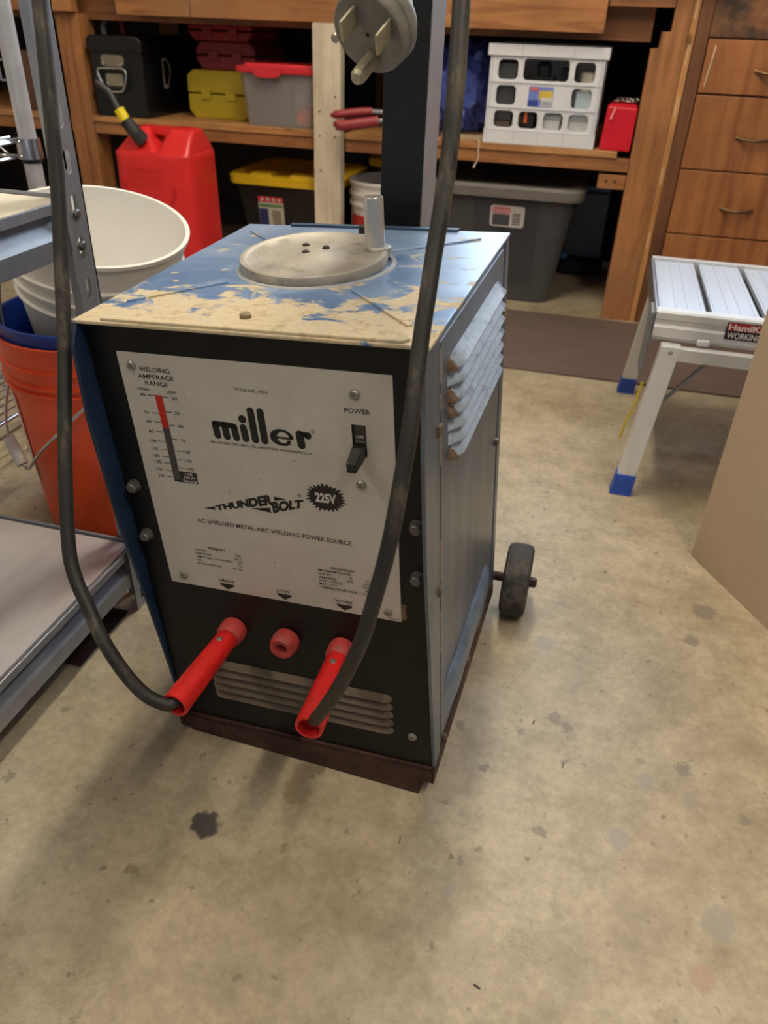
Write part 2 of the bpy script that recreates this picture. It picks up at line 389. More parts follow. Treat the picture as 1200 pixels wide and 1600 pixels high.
TUBE2 = TUBE.copy(); TUBE2.name = 'lit_tube_dimmer'; TUBE2.node_tree.nodes['Principled BSDF'].inputs['Emission Strength'].default_value = 66
def shop_light(x, y, L, label, TUBE=TUBE):
    t = thing('shop_light', label, 'ceiling light', at(x, y, 2.3))
    bm = B(); prism(bm, [(-.07, .03), (-.045, .055), (.045, .055), (.07, .03), (.066, .028), (.04, .05), (-.04, .05), (-.066, .028)], -L/2, L/2, lambda u, v, w: (u, w, v)); obj('reflector_housing', bm, solid('white_enamel', (225, 225, 222), .4), t)
    for s in (-1, 1):
        bm = B(); cyl(bm, (s*.028, -L/2+.02, .02), (s*.028, L/2-.02, .02), .013, n=16); obj('fluorescent_tube', bm, TUBE, t, smooth=True)
    for s in (-1, 1):
        bm = B(); cyl(bm, (0, s*L*.35, .05), (0, s*L*.35, .15), .003, n=8); obj('hanger', bm, NICKEL, t)
    return t
shop_light(-.33, 1.55, .95, 'ceiling shop light with two lit tubes above the welder')
shop_light(.70, -.1, 1.25, 'ceiling shop light with two lit tubes above the open floor', TUBE2)

FILL_TUBE = TUBE.copy(); FILL_TUBE.name = 'fill_tube'; FILL_TUBE.node_tree.nodes['Principled BSDF'].inputs['Emission Strength'].default_value = 44
shop_light(-1.35, -.1, 1.25, 'added fill light with two lit tubes above the grey shelving', FILL_TUBE)  # unseen fill lamp, added to brighten the buckets and the left side

# ------------------------------------------------------------ welder (local frame: x across the front, y back, z up)
WM = Matrix(((0.9969264, 0.04043171, -0.06710458, -0.43550942), (-0.04249585, 0.99865741, -0.02962246, 0.63936379), (0.0658168, 0.03238308, 0.99730611, 0.04304821), (0, 0, 0, 1)))
W, D, H, RC = .352, .3883, .5373, .0058
w = thing('arc_welder', 'worn blue and black arc welding machine with white front plate and crank wheel on top', 'welder', WM)
PY0 = RC-.001
bm = boxes(((.003, RC, -.012), (W-.003, RC+.004, H-.004)))
obj('front_panel', bm, BLACK, w)
# housing sides
fl = [(.0, H), (-.014, .515), (-.021, .44), (-.018, .3), (-.008, .2), (.003, .05), (.006, -.013), (.034, -.013), (.034, H-.003)]
bm = B(); prism(bm, fl, W-.002, W+.002, YZ); fr = obj('side_flange', bm, SIDE, w, bev=.0008, label='blue grey front flange of the right side')
bm = B(); prism(bm, fl, -.002, .002, YZ); obj('side_flange', bm, NAVY, w, bev=.0008, label='navy front flange of the left side')
bm = boxes(((-.002, .03, -.013), (.002, D, H-.004))); obj('side_panel', bm, NAVY, w)
bm = B(); box(bm, (W-.003, .03, -.013), (W-.0005, D-.002, H-.004))
box(bm, (W-.002, .042, .0), (W+.0012, D-.03, H-.012))
box(bm, (W-.002, D-.022, -.01), (W+.002, D, H-.004))
sp = obj('side_panel', bm, SIDE, w, bev=.0012, label='scuffed blue grey right side panel')
bm = boxes(((W-.001, .035, .0), (W+.0006, .041, H-.02))); obj('seam', bm, solid('seam_dark', (34, 36, 40), .6), sp)
# worn primer showing along the seam
for z0, z1, q in ((.487, .52, .0025), (.40, .44, .003), (.255, .31, .004), (.15, .215, .004), (.46, .475, .002)):
    bm = B(); P = []
    for i in range(9): P.append((.0405+q*(.3+.7*noise.noise(V(i*.9, z0*50, 1)))+.001, z0+(z1-z0)*i/8))
    P += [(.0385-q*.4*abs(noise.noise(V(i*.8, z0*40, 4))), z1-(z1-z0)*i/8) for i in range(9)]
    prism(bm, P, W+.0012, W+.0018, YZ)
    obj('bare_paint_chip', bm, solid('primer_tan', (168, 152, 128), .7), sp)
# louvres on the right side
def louvre(bm, y0, y1, z1, h, o, x0, mi=0):
    n = 14; rows = []
    for i in range(n+1):
        t = i/n; y = y0+(y1-y0)*t
        e = min(1, math.sqrt(max(0, min(1, (y-y0)/.016)*(2-min(1, (y-y0)/.016))))) * min(1, math.sqrt(max(0, min(1, (y1-y)/.008))))
        rows.append([bm.verts.new((x0+a*o*e, y, z1-b*h)) for a, b in ((0, 0), (.5, .33), (1, .66), (1, .72), (.5, .76), (0, .80))])
    for a, c in zip(rows, rows[1:]):
        for k in range(5): bm.faces.new((a[k], a[k+1], c[k+1], c[k])).material_index = mi
bm = B()
for i in range(7): louvre(bm, .066+.001*i, .332, .499-.0165*i, .0162, .013, W+.001)
lv = obj('side_louvres', bm, LOUV, sp, smooth=True, label='scratched light blue louvres')
for a in (0, 2, 3, 6):
    bm = B(); louvre(bm, .0655+.001*a, .0655+.001*a+.014, .4992-.0165*a, .0162, .0126, W+.0012)
    obj('rust_spot', bm, LOUVEND, sp, smooth=True)
# lower bulge of the side panel
bm = B(); n = 22; rows = []
for i in range(n+1):
    t = i/n; y = .062+(.32-.062)*t; e = min(1, math.sin(PI*min(.5, t*4)))*min(1, math.sin(PI*min(.5, (1-t)*6)))
    rows.append([bm.verts.new((W+.001+a*.009*e, y, .078+.006*noise.noise(V(t*6, 0, 0))-b*.07)) for a, b in ((0, 0), (.7, .05), (1, .14), (.95, .5), (.6, .85), (0, 1))])
for a, c in zip(rows, rows[1:]):
    for k in range(5): bm.faces.new((a[k], a[k+1], c[k+1], c[k]))
obj('side_bulge', bm, M('bulge_blue', S(110, 128, 152), .35, .3, .3, 40, .2, dirt=S(150, 130, 112), dirt_amt=.62, stretch=(1, .6, 1)), sp, smooth=True)
for (y, z, s) in ((.027, .4447, .006), (.0294, .2509, .006), (.1915, -.004, .005), (.0527, -.007, .004), (.362, .443, .005), (.35, .264, .005)):
    obj('clip', boxes(((W, y-s*.8, z-s), (W+.006, y+s*.8, z+s))), M('brass_clip', S(128, 112, 92), .45, .6, .3, 80), w, bev=.001)
bm = boxes(((0, D-.003, -.012), (W, D, H-.004))); obj('back_panel', bm, NAVY, w)
bm = boxes(((0, .002, -.016), (W, D, -.012))); obj('floor_pan', bm, RUST, w)
# lid
bm = B()
box(bm, (-.003, -.002, H-.004), (W+.003, D, H))
prism(bm, [(.028, .0), (.33, .0), (.335, .008), (.325, .022), (.036, .022)], H-.001, H+.003, XY)
for (a, b2) in (((.238, .13), (.325, .042)), ((.234, .275), (.325, .35)), ((.0195, .3465), (.075, .295)), ((.022, .055), (.095, .135))):
    a, b2 = V(*a), V(*b2); d = (b2-a).normalized(); nn = V(-d.y, d.x)*.0032
    P = [tuple(a+nn*.4), tuple(a-nn*.4), tuple(b2-nn), tuple(b2+nn)]
    prism(bm, P, H-.001, H+.0022, XY)
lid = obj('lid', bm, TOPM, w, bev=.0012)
bm = boxes(((.062, D-.008, H-.001), (.29, D+.001, H+.003))); obj('rear_channel', bm, M('slate_paint', S(60, 80, 104), .45, .2, .15), lid)
bm = B(); hexbolt(bm, (.165, .036, H), (0, 0, 1), .0062, .0045); obj('bolt', bm, M('tan_bolt', S(140, 124, 100), .6, .3, .2, 100), lid)
bm = B(); hexbolt(bm, (.171, .362, H), (0, 0, 1), .0065, .009); obj('bolt', bm, DARKST, lid)
# crank wheel
R9 = Matrix.Rotation(.0474, 4, V(.0437, .0183, 0).normalized())
cm = Matrix.Translation((.1633, .2143, .5499)) @ R9
def crank_mesh(bm):
    R = .0832
    lathe(bm, [(0, -.0125), (R-.004, -.0125), (R-.0005, -.010), (R, -.002), (R-.001, .0005), (R-.004, .0012), (R-.007, .0004), (R-.009, -.0012), (R*.6, -.0018), (R*.22, -.0012), (R*.18, .0002), (0, .0004)], n=72)
    for v in bm.verts: v.co = cm @ v.co
bm = B(); crank_mesh(bm)
for v in bm.verts:
    v.co.z += .0006*noise.noise(v.co*60)
cw = obj('crank_wheel', bm, CASTM, w, smooth=True)
bm = B(); lathe(bm, [(.0895, 0), (.0885, .0012), (.084, .0012), (.084, 0)], (.1670, .2130, H), n=60, close=True); obj('gasket_ring', bm, M('old_gasket', S(168, 170, 172), .7, 0, .2, 60), lid, smooth=True)
hp = (.2262, .245)
bm = B(); lathe(bm, [(.0150, -.010), (.0147, -.0002), (.0125, .0014), (0, .0014)], (hp[0]+.003, hp[1]+.001, .5515), n=30); obj('boss', bm, CASTM, cw, smooth=True)
bm = B(); lathe(bm, [(.0112, 0), (.0112, .0515), (.0100, .0535), (0, .0535)], (hp[0], hp[1], .5520), n=30); obj('crank_handle', bm, M('turned_steel', S(200, 199, 196), .28, .7, .04, 20), cw, smooth=True, label='polished steel crank pin')
for p in ((.1414, .245), (.1530, .2165), (.1690, .2380)):
    bm = B(); lathe(bm, [(.0047, -.002), (.0046, .0012), (.003, .0032), (0, .0038)], (p[0], p[1], .549), n=16); obj('screw', bm, DARKST, cw, smooth=True)
# name plate with the switch opening
x0, x1, z0, z1 = .0342, .3183, .2185, .5055
sx0, sx1, sz0, sz1 = .2762, .2905, .4194, .4530
bm = boxes(((x0, PY0, z0), (sx0, RC, z1)), ((sx1, PY0, z0), (x1, RC, z1)), ((sx0, PY0, sz1), (sx1, RC, z1)), ((sx0, PY0, z0), (sx1, RC, sz0)))
npl = obj('name_plate', bm, PLATE, w)
yk = PY0-.00018; yw = PY0-.0004
TXT = [('WELDING', .056, .0906, .4867, .4916, 1, 0), ('AMPERAGE', .0533, .094, .4791, .484, 1, 0), ('RANGE', .0599, .0861, .472, .477, 1, 0), ('HIGH', .0495, .0624, .4657, .4691, 0, 0), ('LOW', .0823, .093, .4652, .4685, 0, 0), ('40', .0505, .0567, .4594, .4629, 0, 0), ('30', .087, .0931, .4584, .4618, 0, 0), ('50', .0506, .0565, .4398, .4434, 0, 0), ('35', .0869, .0925, .4425, .446, 0, 0), ('60', .051, .0569, .4295, .433, 0, 0), ('80', .0511, .057, .4181, .4216, 0, 0), ('100', .0492, .0573, .407, .4106, 0, 0), ('125', .0499, .0571, .398, .4016, 0, 0), ('150', .0494, .0574, .3892, .3929, 0, 0), ('175', .0495, .0578, .3813, .3851, 0, 0), ('200', .0484, .0577, .3725, .3763, 0, 0), ('225', .0496, .058, .3644, .3682, 0, 0), ('50', .0872, .0934, .4278, .4312, 0, 0), ('75', .0874, .0929, .4112, .4147, 0, 0), ('100', .0874, .0955, .3981, .4017, 0, 0), ('125', .0876, .0952, .3875, .3911, 0, 0), ('150', .088, .0956, .3776, .3813, 0, 0), ('USE', .084, .0928, .3713, .3744, 1, 1), ('HIGH', .0823, .0952, .3668, .3703, 1, 1), ('RANGE', .0802, .0966, .3622, .3657, 1, 1),
 ('MILLER ELECTRIC MFG. CO., APPLETON, WISCONSIN, U.S.A.', .1228, .2346, .4145, .4175, 0, 0), ('STYLE NO. HE 6', .1593, .1937, .4756, .4788, 0, 0), ('POWER', .2706, .2959, .4647, .4696, 1, 0), ('AC SHIELDED METAL-ARC WELDING POWER SOURCE', .0871, .2674, .3119, .3172, 0, 0), ('PRIMARY', .0933, .1153, .2761, .2793, 1, 0), ('VOLTS', .0753, .0896, .2712, .2739, 0, 0), ('AMPERES', .0751, .0958, .2663, .269, 0, 0), ('AMPS. SEC. SHORTED', .0753, .1209, .2615, .2643, 0, 0), ('KW', .0751, .0822, .2568, .2596, 0, 0), ('SINGLE PHASE', .0749, .1063, .2522, .2549, 0, 0), ('230', .126, .1331, .2717, .2744, 0, 0), ('45.5', .1251, .1333, .2667, .2694, 0, 0), ('75', .129, .1335, .2622, .2649, 0, 0), ('7.2', .1273, .1332, .2574, .2601, 0, 0), ('60 Hz', .1209, .1322, .2525, .2552, 0, 0), ('HIGH', .0991, .1181, .2311, .2354, 1, 0), ('LOW', .1723, .1886, .2311, .2354, 1, 0), ('WORK', .242, .2638, .2309, .2356, 1, 0), ('SECONDARY', .2413, .2696, .2759, .2796, 1, 0), ('MAXIMUM RATED', .2261, .2637, .2712, .2742, 0, 0), ('VOLTS', .226, .2399, .2662, .2693, 0, 0), ('AMPERES', .226, .2462, .2615, .2646, 0, 0), ('DUTY CYCLE', .2259, .2532, .257, .2602, 0, 0), ('MAX. OCV', .226, .2469, .2525, .2556, 0, 0), ('TEMPERATURE RISE 115°C', .2261, .2839, .2477, .2509, 0, 0), ('30', .2608, .2651, .2665, .2696, 0, 0), ('200', .2587, .2654, .2615, .2646, 0, 0), ('25', .28, .284, .2662, .2692, 0, 0), ('225', .2774, .2845, .2613, .2644, 0, 0), ('20%', .2763, .284, .2568, .2599, 0, 0), ('80', .2797, .2842, .2524, .2555, 0, 0), ('REEL AND', .3044, .3168, .2204, .2226, 0, 0)]
INK = solid('black_ink', (16, 15, 15), .45, var=.05); WINK = solid('white_ink', (205, 202, 196), .5, var=.03); RINK = solid('red_ink', (176, 28, 16), .5, var=.05); GINK = solid('grey_scale_ink', (62, 58, 54), .5, var=.1)
bk, bw = B(), B()
bm_r = B(); bm_g = B()
blk = {}; named = []
def block(i): return 'scale_lettering' if i < 25 else ('maker_address' if i == 25 else ('style_number' if i == 26 else ('power_lettering' if i == 27 else ('model_description' if i == 28 else ('primary_ratings' if i < 39 else ('socket_lettering' if i < 42 else 'secondary_ratings'))))))
for i, (s, a, b2, c, d, bold, k) in enumerate(TXT):
    if 39 <= i < 42: sb = B(); named.append(('socket_lettering', sb))
    text(bw if k else (sb if 39 <= i < 42 else blk.setdefault(block(i), B())), s, tbox(a, b2, c, d, yw if k else yk), .013 if bold else .010)
for a, b2, z in ((.0596, .0676, .4612), (.0767, .0838, .4606), (.0596, .0677, .4416), (.0768, .0835, .4444), (.06, .0678, .4316), (.0598, .0677, .4204), (.0599, .0683, .4094), (.0602, .0684, .3999), (.0605, .0688, .391), (.0606, .0687, .3834), (.0606, .069, .3746), (.061, .069, .3665), (.0773, .084, .4296), (.0773, .084, .4134), (.0772, .0846, .3998), (.0778, .0845, .3894), (.0781, .0851, .3795)):
    flat(bk, [(a, z-.0004), (b2, z-.0004), (b2, z+.0004), (a, z+.0004)], yk)
flat(bk, [(.0690, .3616), (.0977, .3616), (.0977, .3755), (.0690, .3755)], yk)
flat(bm_r, [(.0690, .4255), (.0767, .4255), (.0762, .4620), (.0679, .4623)], yw)
flat(bm_g, [(.0690, .3640), (.0772, .3640), (.0767, .4255), (.0690, .4255)], yw)
marks = [('scale_ticks', bk)]; bk = B()
# the maker's word mark
r = .0039
for i, (zt) in enumerate((.4369, .4369, .4362, .4363, .4557, .4557)):
    x = .1314+.0104*i; capsule(bk, (x-.0004, zt), (x+.0006, .4243), r, yk)
capsule(bk, (.1314, .4374), (.1415, .4372), .0031, yk); capsule(bk, (.1418, .4374), (.1520, .4368), .0031, yk)
capsule(bk, (.1624, .4456), (.1625, .4458), .0043, yk, n=12)
cx, cz = .2028, .4303
def arcring(bm, t0, t1, ro, ri, y, n=40):
    for i in range(n):
        q = []
        for t in (t0+(t1-t0)*i/n, t0+(t1-t0)*(i+1)/n): q.append(t)
        a, b2 = (math.radians(t) for t in q)
        flat(bm, [ro(a), ro(b2), ri(b2), ri(a)], y)
arcring(bk, 2, 318, lambda a: (cx+.0126*math.cos(a), cz+.0092*math.sin(a)), lambda a: (cx+.0014+.0064*math.cos(a), cz+.0002+.0062*math.sin(a)), yk)
flat(bk, [(cx-.006, cz-.0013), (cx+.0125, cz-.0013), (cx+.0126, cz+.0008), (cx-.006, cz+.0008)], yk); capsule(bk, (.2095, .4262), (.2105, .4268), .0016, yk)
capsule(bk, (.2222, .4360), (.2232, .4243), .0042, yk); capsule(bk, (.2250, .4372), (.2300, .4358), .0027, yk); capsule(bk, (.2305, .4356), (.2308, .4356), .0039, yk)
def ring(bm, c, r, t, y):
    arcring(bm, 0, 360, lambda a: (c[0]+r*math.cos(a), c[1]+r*math.sin(a)), lambda a: (c[0]+(r-t)*math.cos(a), c[1]+(r-t)*math.sin(a)), y, 20)
ring(bk, (.237, .4408), .0021, .0004, yk); text(bk, 'R', tbox(.2362, .2378, .4397, .4419, yk)); marks.append(('maker_mark', bk)); bk = B(); ring(bk, (.2144, .3652), .0023, .0004, yk); text(bk, 'R', tbox(.2135, .2153, .3640, .3664, yk))
def quad(P, y):  # bl br tr tl
    bl, br, tr, tl = [V(*p) for p in P]
    def f(a, b2):
        q = (bl*(1-a)+br*a)*(1-b2)+(tl*(1-a)+tr*a)*b2
        return (q.x, y, q.y)
    return f
text(bk, 'THUNDER', quad([(.1140, .3312), (.1836, .3489), (.1825, .3626), (.1128, .3372)], yk), .06)
text(bk, 'BOLT', quad([(.1818, .3381), (.2160, .3506), (.2184, .3611), (.1812, .3530)], yk), .06)
flat(bk, [(.0988, .3320), (.1128, .3315), (.1122, .3363)], yk); flat(bk, [(.1560, .3408), (.1795, .3385), (.1788, .3448)], yk); flat(bk, [(.1853, .3545), (.1994, .3582), (.1849, .3597)], yk)
marks.append(('model_mark', bk)); bk = B()
c = V(.2432, .3668); P = []
for i in range(52):
    t = 2*PI*i/52; k = (1.0+.06*math.sin(i*2.3)) if i % 2 == 0 else .78
    P.append((c.x+.0222*k*math.cos(t), c.y+.0172*k*math.sin(t)))
ctr = bk.verts.new((c.x, yk, c.y)); RR = [bk.verts.new((p[0], yk, p[1])) for p in P]
for i in range(52): bk.faces.new((ctr, RR[i], RR[(i+1) % 52]))
marks.append(('starburst_mark', bk))
blk['white_scale_lettering'] = bw; bw = B()
text(bw, '225V', tbox(.2318, .2545, .3608, .3722, yw), .045)
for xx in (.1088, .1810, .2532):
    bk = B(); marks.append(('arrow_mark', bk)); flat(bk, [(xx-.0089, .2292), (xx-.0087, .2265), (xx, .2209), (xx+.0087, .2265), (xx+.0089, .2292)], yk)
for nm, b_ in list(blk.items())+marks+named: obj(nm, b_, WINK if nm.startswith('white') else INK, npl)
for nm, b_, mt in (('voltage_lettering', bw, WINK), ('red_scale_bar', bm_r, RINK), ('grey_scale_bar', bm_g, GINK)):
    obj(nm, b_, mt, npl)
# switch
bm = boxes(((sx0-.001, RC+.003, sz0-.001), (sx1+.001, RC+.005, sz1+.001)), ((sx0+.0028, RC-.0004, sz0+.012), (sx1-.0005, RC+.003, sz1-.001)))
sw = obj('power_switch', bm, M('brown_black_phenolic', S(54, 46, 36), .45, 0, .3, 40), w)
bm = B(); text(bm, 'OFF', tbox(.2803, .2882, .4386, .4421, RC-.0007), .02); obj('switch_lettering', bm, WINK, sw)
obj('index_mark', boxes(((.2795, RC-.0007, .4345), (.2885, RC+.0005, .4362))), solid('grey_mark', (120, 114, 100), .5), sw)
bm = B(); loft(bm, [[(.278, RC, .432), (.2895, RC, .432), (.2895, RC, .421), (.278, RC, .421)], [(.2785, -.004, .4335), (.2893, -.004, .4335), (.2893, -.004, .418), (.2785, -.004, .418)], [(.2790, -.0225, .4265), (.2885, -.0225, .4265), (.2885, -.0225, .4165), (.2790, -.0225, .4165)]])
obj('switch_lever', bm, solid('black_phenolic', (22, 20, 20), .35), sw, bev=.0008)
for p in ((.0484, .492), (.282, .4837), (.2824, .3877), (.0529, .2316), (.3037, .2292)):
    bm = B(); screw(bm, (p[0], PY0, p[1]), (0, -1, 0), .0052); obj('screw', bm, M('zinc_screw', S(150, 148, 138), .4, .7, .15, 200), npl, smooth=True)
for p in ((.0158, .349), (.0162, .2838), (.3382, .3477), (.3377, .2835)):
    bm = B(); hexbolt(bm, (p[0], RC, p[1]), (0, -1, 0), .0066, .008, washer=.0075); obj('bolt', bm, M('grey_bolt', S(108, 106, 102), .5, .6, .2, 100), w)
for p in ((.3262, .0358),):
    bm = B(); screw(bm, (p[0], RC, p[1]), (0, -1, 0), .006); obj('screw', bm, _m['zinc_screw'], w, smooth=True)
# front vent
bm = B()
for i in range(5):
    zt = .101-.0136*i; secs = []
    for (x, e) in ((.060, .1), (.064, .75), (.071, 1), (.292, 1), (.299, .75), (.303, .1)):
        secs.append([(x, RC+.001, zt), (x, RC-.0045*e, zt-.0065), (x, RC-.0065*e, zt-.0092), (x, RC-.005*e, zt-.0102), (x, RC+.001, zt-.0104)])
    loft(bm, secs)
obj('front_vent', bm, VENTM, w, smooth=False)
# red output sockets
for i, p in enumerate(((.1084, .1628), (.1768, .1612), (.2470, .1636))):
    bm = B(); lathe(bm, [(.0128, 0), (.0155, .001), (.0165, .006), (.0158, .017), (.0138, .0215), (.0120, .0220), (.0075, .0205), (.0068, .017), (.0062, .004), (0, .004)], (p[0], RC, p[1]), (0, -1, -.0), 14 if i == 1 else 28)
    obj('output_socket', bm, SOCK, w, smooth=True)
bm = B(); cyl(bm, (.1804, RC-.0003, .2105), (.1804, RC+.001, .2105), .0022, n=12); obj('panel_hole', bm, solid('hole_black', (6, 6, 6), .9), w)
bm = B(); P = [(.3195+.006*abs(noise.noise(V(i*.7, 2, 0)))+.0035, .2215+.022*i/9) for i in range(10)]; P += [(.3186, .2435), (.3186, .2215)]; prism(bm, P, RC-.0006, RC+.001, XZ); obj('rust_chip', bm, solid('rust_tan', (120, 88, 56), .85, var=.3), w)
# rusty undercarriage: frame, front foot on the floor, rear axle and wheels
bm = boxes(((-.004, 0, -.037), (W+.002, .004, -.0135)), ((-.004, D-.004, -.037), (W+.002, D, -.0135)), ((-.004, 0, -.037), (-.001, D, -.0135)), ((W-.001, 0, -.037), (W+.002, D, -.0135)), ((-.004, 0, -.0165), (W+.002, .03, -.0135)))
obj('base_frame', bm, RUST, w, bev=.0008)
Wi = WM.inverted()
bm = B(); q = []
fz = lambda x, y: -(.04305+.0658168*x+.03238308*y)/.99730611
for (x, y) in ((.010, .001), (.332, .001), (.332, .035), (.010, .035)): q.append((x, y))
tp = [bm.verts.new((x, y, -.0368)) for x, y in q]; bt = [bm.verts.new((x+.002, y, fz(x, y)+.0006)) for x, y in q]
bm.faces.new(tp); bm.faces.new(bt[::-1])
for i in range(4): bm.faces.new((tp[i], tp[(i+1) % 4], bt[(i+1) % 4], bt[i]))
obj('front_foot', bm, RUST, w)
def wheel(xc, s, par):
    c0 = V(xc, 1.035, .0615)
    bm = B(); lathe(bm, [(.040, -.017), (.052, -.021), (.0585, -.018), (.0608, -.010), (.0612, 0), (.0608, .010), (.0585, .018), (.052, .021), (.040, .017)], c0, (1, 0, 0), 48, close=True)
    wh = obj('wheel', bm, RUBBER, par, smooth=True, world=True)
    bm = B(); lathe(bm, [(.041, -.014), (.041, .014), (.034, .011), (.022, .009), (.016, .018), (.009, .019), (.009, -.019), (.016, -.018), (.022, -.009), (.034, -.011)], c0, (1, 0, 0), 36, close=True)
    obj('hub', bm, M('old_hub', S(150, 140, 120), .5, .6, .25, 60, .1), wh, smooth=True, world=True)
    bm = B(); hexbolt(bm, c0+V(s*.019, 0, 0), (s, 0, 0), .0085, .011, washer=.012); obj('axle_nut', bm, DARKST, wh, world=True)
wheel(-.030, 1, w); wheel(-.500, -1, w)
bm = B(); cyl(bm, (-.51, 1.035, .0615), (-.022, 1.035, .0615), .0075, n=14); obj('axle', bm, RUST, w, smooth=True, world=True)
for s in (-.40, -.10):
    obj('axle_bracket', boxes(((s-.003, .99, .045), (s+.003, 1.05, .10))), RUST, w, world=True)

# ------------------------------------------------------------ welding leads with red handles
def lead(name, label, sock, tip, rc_, path):
    t = thing(name, label, 'cable', WM @ Matrix.Translation((sock[0], -.02, sock[1])))
    a = WM @ V(sock[0], -.014, sock[1]); b2 = WM @ V(*tip)
    d = (b2-a).normalized(); L = (b2-a).length
    u, v = frame(d); bm = B(); n = 28; R0, R1 = .0128, .0150
    secs = []
    for f in (0, .02, .06, .5, .97, 1):
        rr = (R0+(R1-R0)*f)*(.86 if f == 0 else 1)
        secs.append([a+d*L*f+(u*math.cos(2*PI*k/n)+v*math.sin(2*PI*k/n))*rr*(1 + (.035 if k % 2 else 0)*(.1 < f < .99)) for k in range(n)])
    for f in (1, .985, .9): secs.append([a+d*L*f+(u*math.cos(2*PI*k/n)+v*math.sin(2*PI*k/n))*(.0118) for k in range(n)])
    loft(bm, secs)
    h = obj('plug_handle', bm, REDPL, t, smooth=True, world=True, label='red plastic plug handle')
    bm = B(); sp_ = a+d*.018+ (V(0, 0, 1)-d*d.z).normalized()*.0128; ax = (sp_-(a+d*.018)).normalized()
    screw(bm, sp_, ax, .0036); obj('set_screw', bm, _m['zinc_screw'], h, smooth=True, world=True)
    P = smoothpts(path, 6); 
    P = P + [b2-d*.012+ (P[-1]-b2)*0, b2-d*.05]
    bm = B(); tube(bm, P, rc_, 18); obj('cable', bm, CABLE, t, smooth=True, world=True)
    return t
lead('welding_lead', 'black welding lead with red plug handle in the left socket, looping at far left', (.1084, .1628), (.105, -.128, .166), .0073,
 [(-.33, 1.062, 1.56), (-.40, .99, 1.50), (-.48, .88, 1.34), (-.525, .80, 1.17), (-.536, .768, 1.02), (-.5344, .7555, .8811), (-.5361, .748, .8519), (-.5357, .7444, .8371), (-.5304, .7313, .7966), (-.5251, .7163, .7442), (-.52, .6984, .6781), (-.514, .6733, .61), (-.5043, .6425, .5412), (-.4965, .6128, .4839), (-.4879, .5828, .426), (-.4754, .5496, .3619), (-.4634, .5342, .334), (-.4453, .5217, .3081), (-.4239, .5077, .2789), (-.398, .4988, .2462), (-.3751, .496, .224), (-.3541, .4997, .2124)])
lead('welding_lead', 'black welding lead with red plug handle in the socket marked WORK', (.2470, .1636), (.2545, -.118, .166), .0068,
 [(-.21, 1.062, 1.56), (-.185, .96, 1.50), (-.155, .83, 1.34), (-.138, .74, 1.17), (-.132, .70, 1.03), (-.1285, .6859, .8995), (-.1253, .6727, .8689), (-.123, .664, .8457), (-.1182, .6405, .7898), (-.1168, .6256, .7483), (-.1165, .6096, .7146), (-.1173, .5928, .6803), (-.1169, .5757, .6505), (-.1167, .5603, .6215), (-.1143, .5273, .5614), (-.1161, .5048, .5096), (-.119, .4911, .4714), (-.126, .4782, .4267), (-.1329, .4711, .3909), (-.1457, .4714, .3499), (-.161, .4822, .3071), (-.1775, .4942, .2667), (-.190, .506, .237)])

# ------------------------------------------------------------ steel post and hanging mains plug
t = thing('steel_post', 'black painted square steel post behind the welder, bare grey on its right side', 'post', at(-.266, 1.15))
bm = boxes(((-.295, 1.085, 0), (-.237, 1.17, 1.9))); pb = obj('post_body', bm, MASTBLK, t, world=True, bev=.002)
bm = boxes(((-.2375, 1.088, .002), (-.2355, 1.168, 1.9))); obj('post_side', bm, BAREST, t, world=True, label='bare grey steel side face')
bm = boxes(((-.33, 1.09, 0), (-.20, 1.165, .006))); obj('foot_plate', bm, MASTBLK, t, world=True)
bm = B(); tube(bm, [(-.36, 1.068, 1.545), (-.18, 1.068, 1.545)], .009, 12); tube(bm, [(-.36, 1.068, 1.545), (-.36, 1.045, 1.58)], .009, 12); tube(bm, [(-.18, 1.068, 1.545), (-.18, 1.045, 1.58)], .009, 12); box(bm, (-.29, 1.068, 1.53), (-.24, 1.0855, 1.56)); obj('cable_hook', bm, MASTBLK, t, world=True)
R = Matrix.Identity(3)
ax = V(-.244, -.833, -.498).normalized()     # way the prongs point
cr = V(.9643, .2631, .0316); u = (cr-ax*cr.dot(ax)).normalized(); v = u.cross(ax); 
if v.z < 0: v = -v
PM = Matrix((( u.x, v.x, ax.x, -.2440), (u.y, v.y, ax.y, .8370), (u.z, v.z, ax.z, .8190), (0, 0, 0, 1)))
t = thing('mains_plug', 'large grey round three pronged mains plug hanging before the steel post', 'plug', PM)
GRPL = M('plug_grey_rubber', S(116, 112, 104), .6, 0, .2, 60, .2, dirt=S(120, 116, 106), dirt_amt=.6)
bm = B(); lathe(bm, [(0, 0), (.0370, 0), (.0388, -.002), (.0392, -.009), (.0383, -.010), (.0383, -.013), (.0405, -.015), (.041, -.024), (.036, -.034), (.024, -.046), (.018, -.06), (0, -.06)], n=48); obj('plug_body', bm, GRPL, t, smooth=True)
bm = B(); cyl(bm, (.0055, -.0215, 0), (.0055, -.0215, .031), .0078, n=20); lathe(bm, [(.0078, .031), (.0056, .0355), (.002, .037), (0, .037)], (.0055, -.0215, 0), n=20); obj('ground_pin', bm, M('old_brass', S(164, 156, 132), .45, .55, .2, 100), t, smooth=True)
for (x, y, rz) in ((-.0130, .0150, .10), (.0245, .0140, .06)):
    bm = B(); box(bm, (-.0014, -.0095, 0), (.0014, .0095, .028)); bm.transform(Matrix.Translation((x, y, 0)) @ Matrix.Rotation(rz, 4, 'Z')); obj('blade', bm, _m['old_brass'], t, bev=.0005)
bm = B(); screw(bm, (.0, .0, 0), (0, 0, 1), .002); obj('face_screw', bm, DARKST, t)
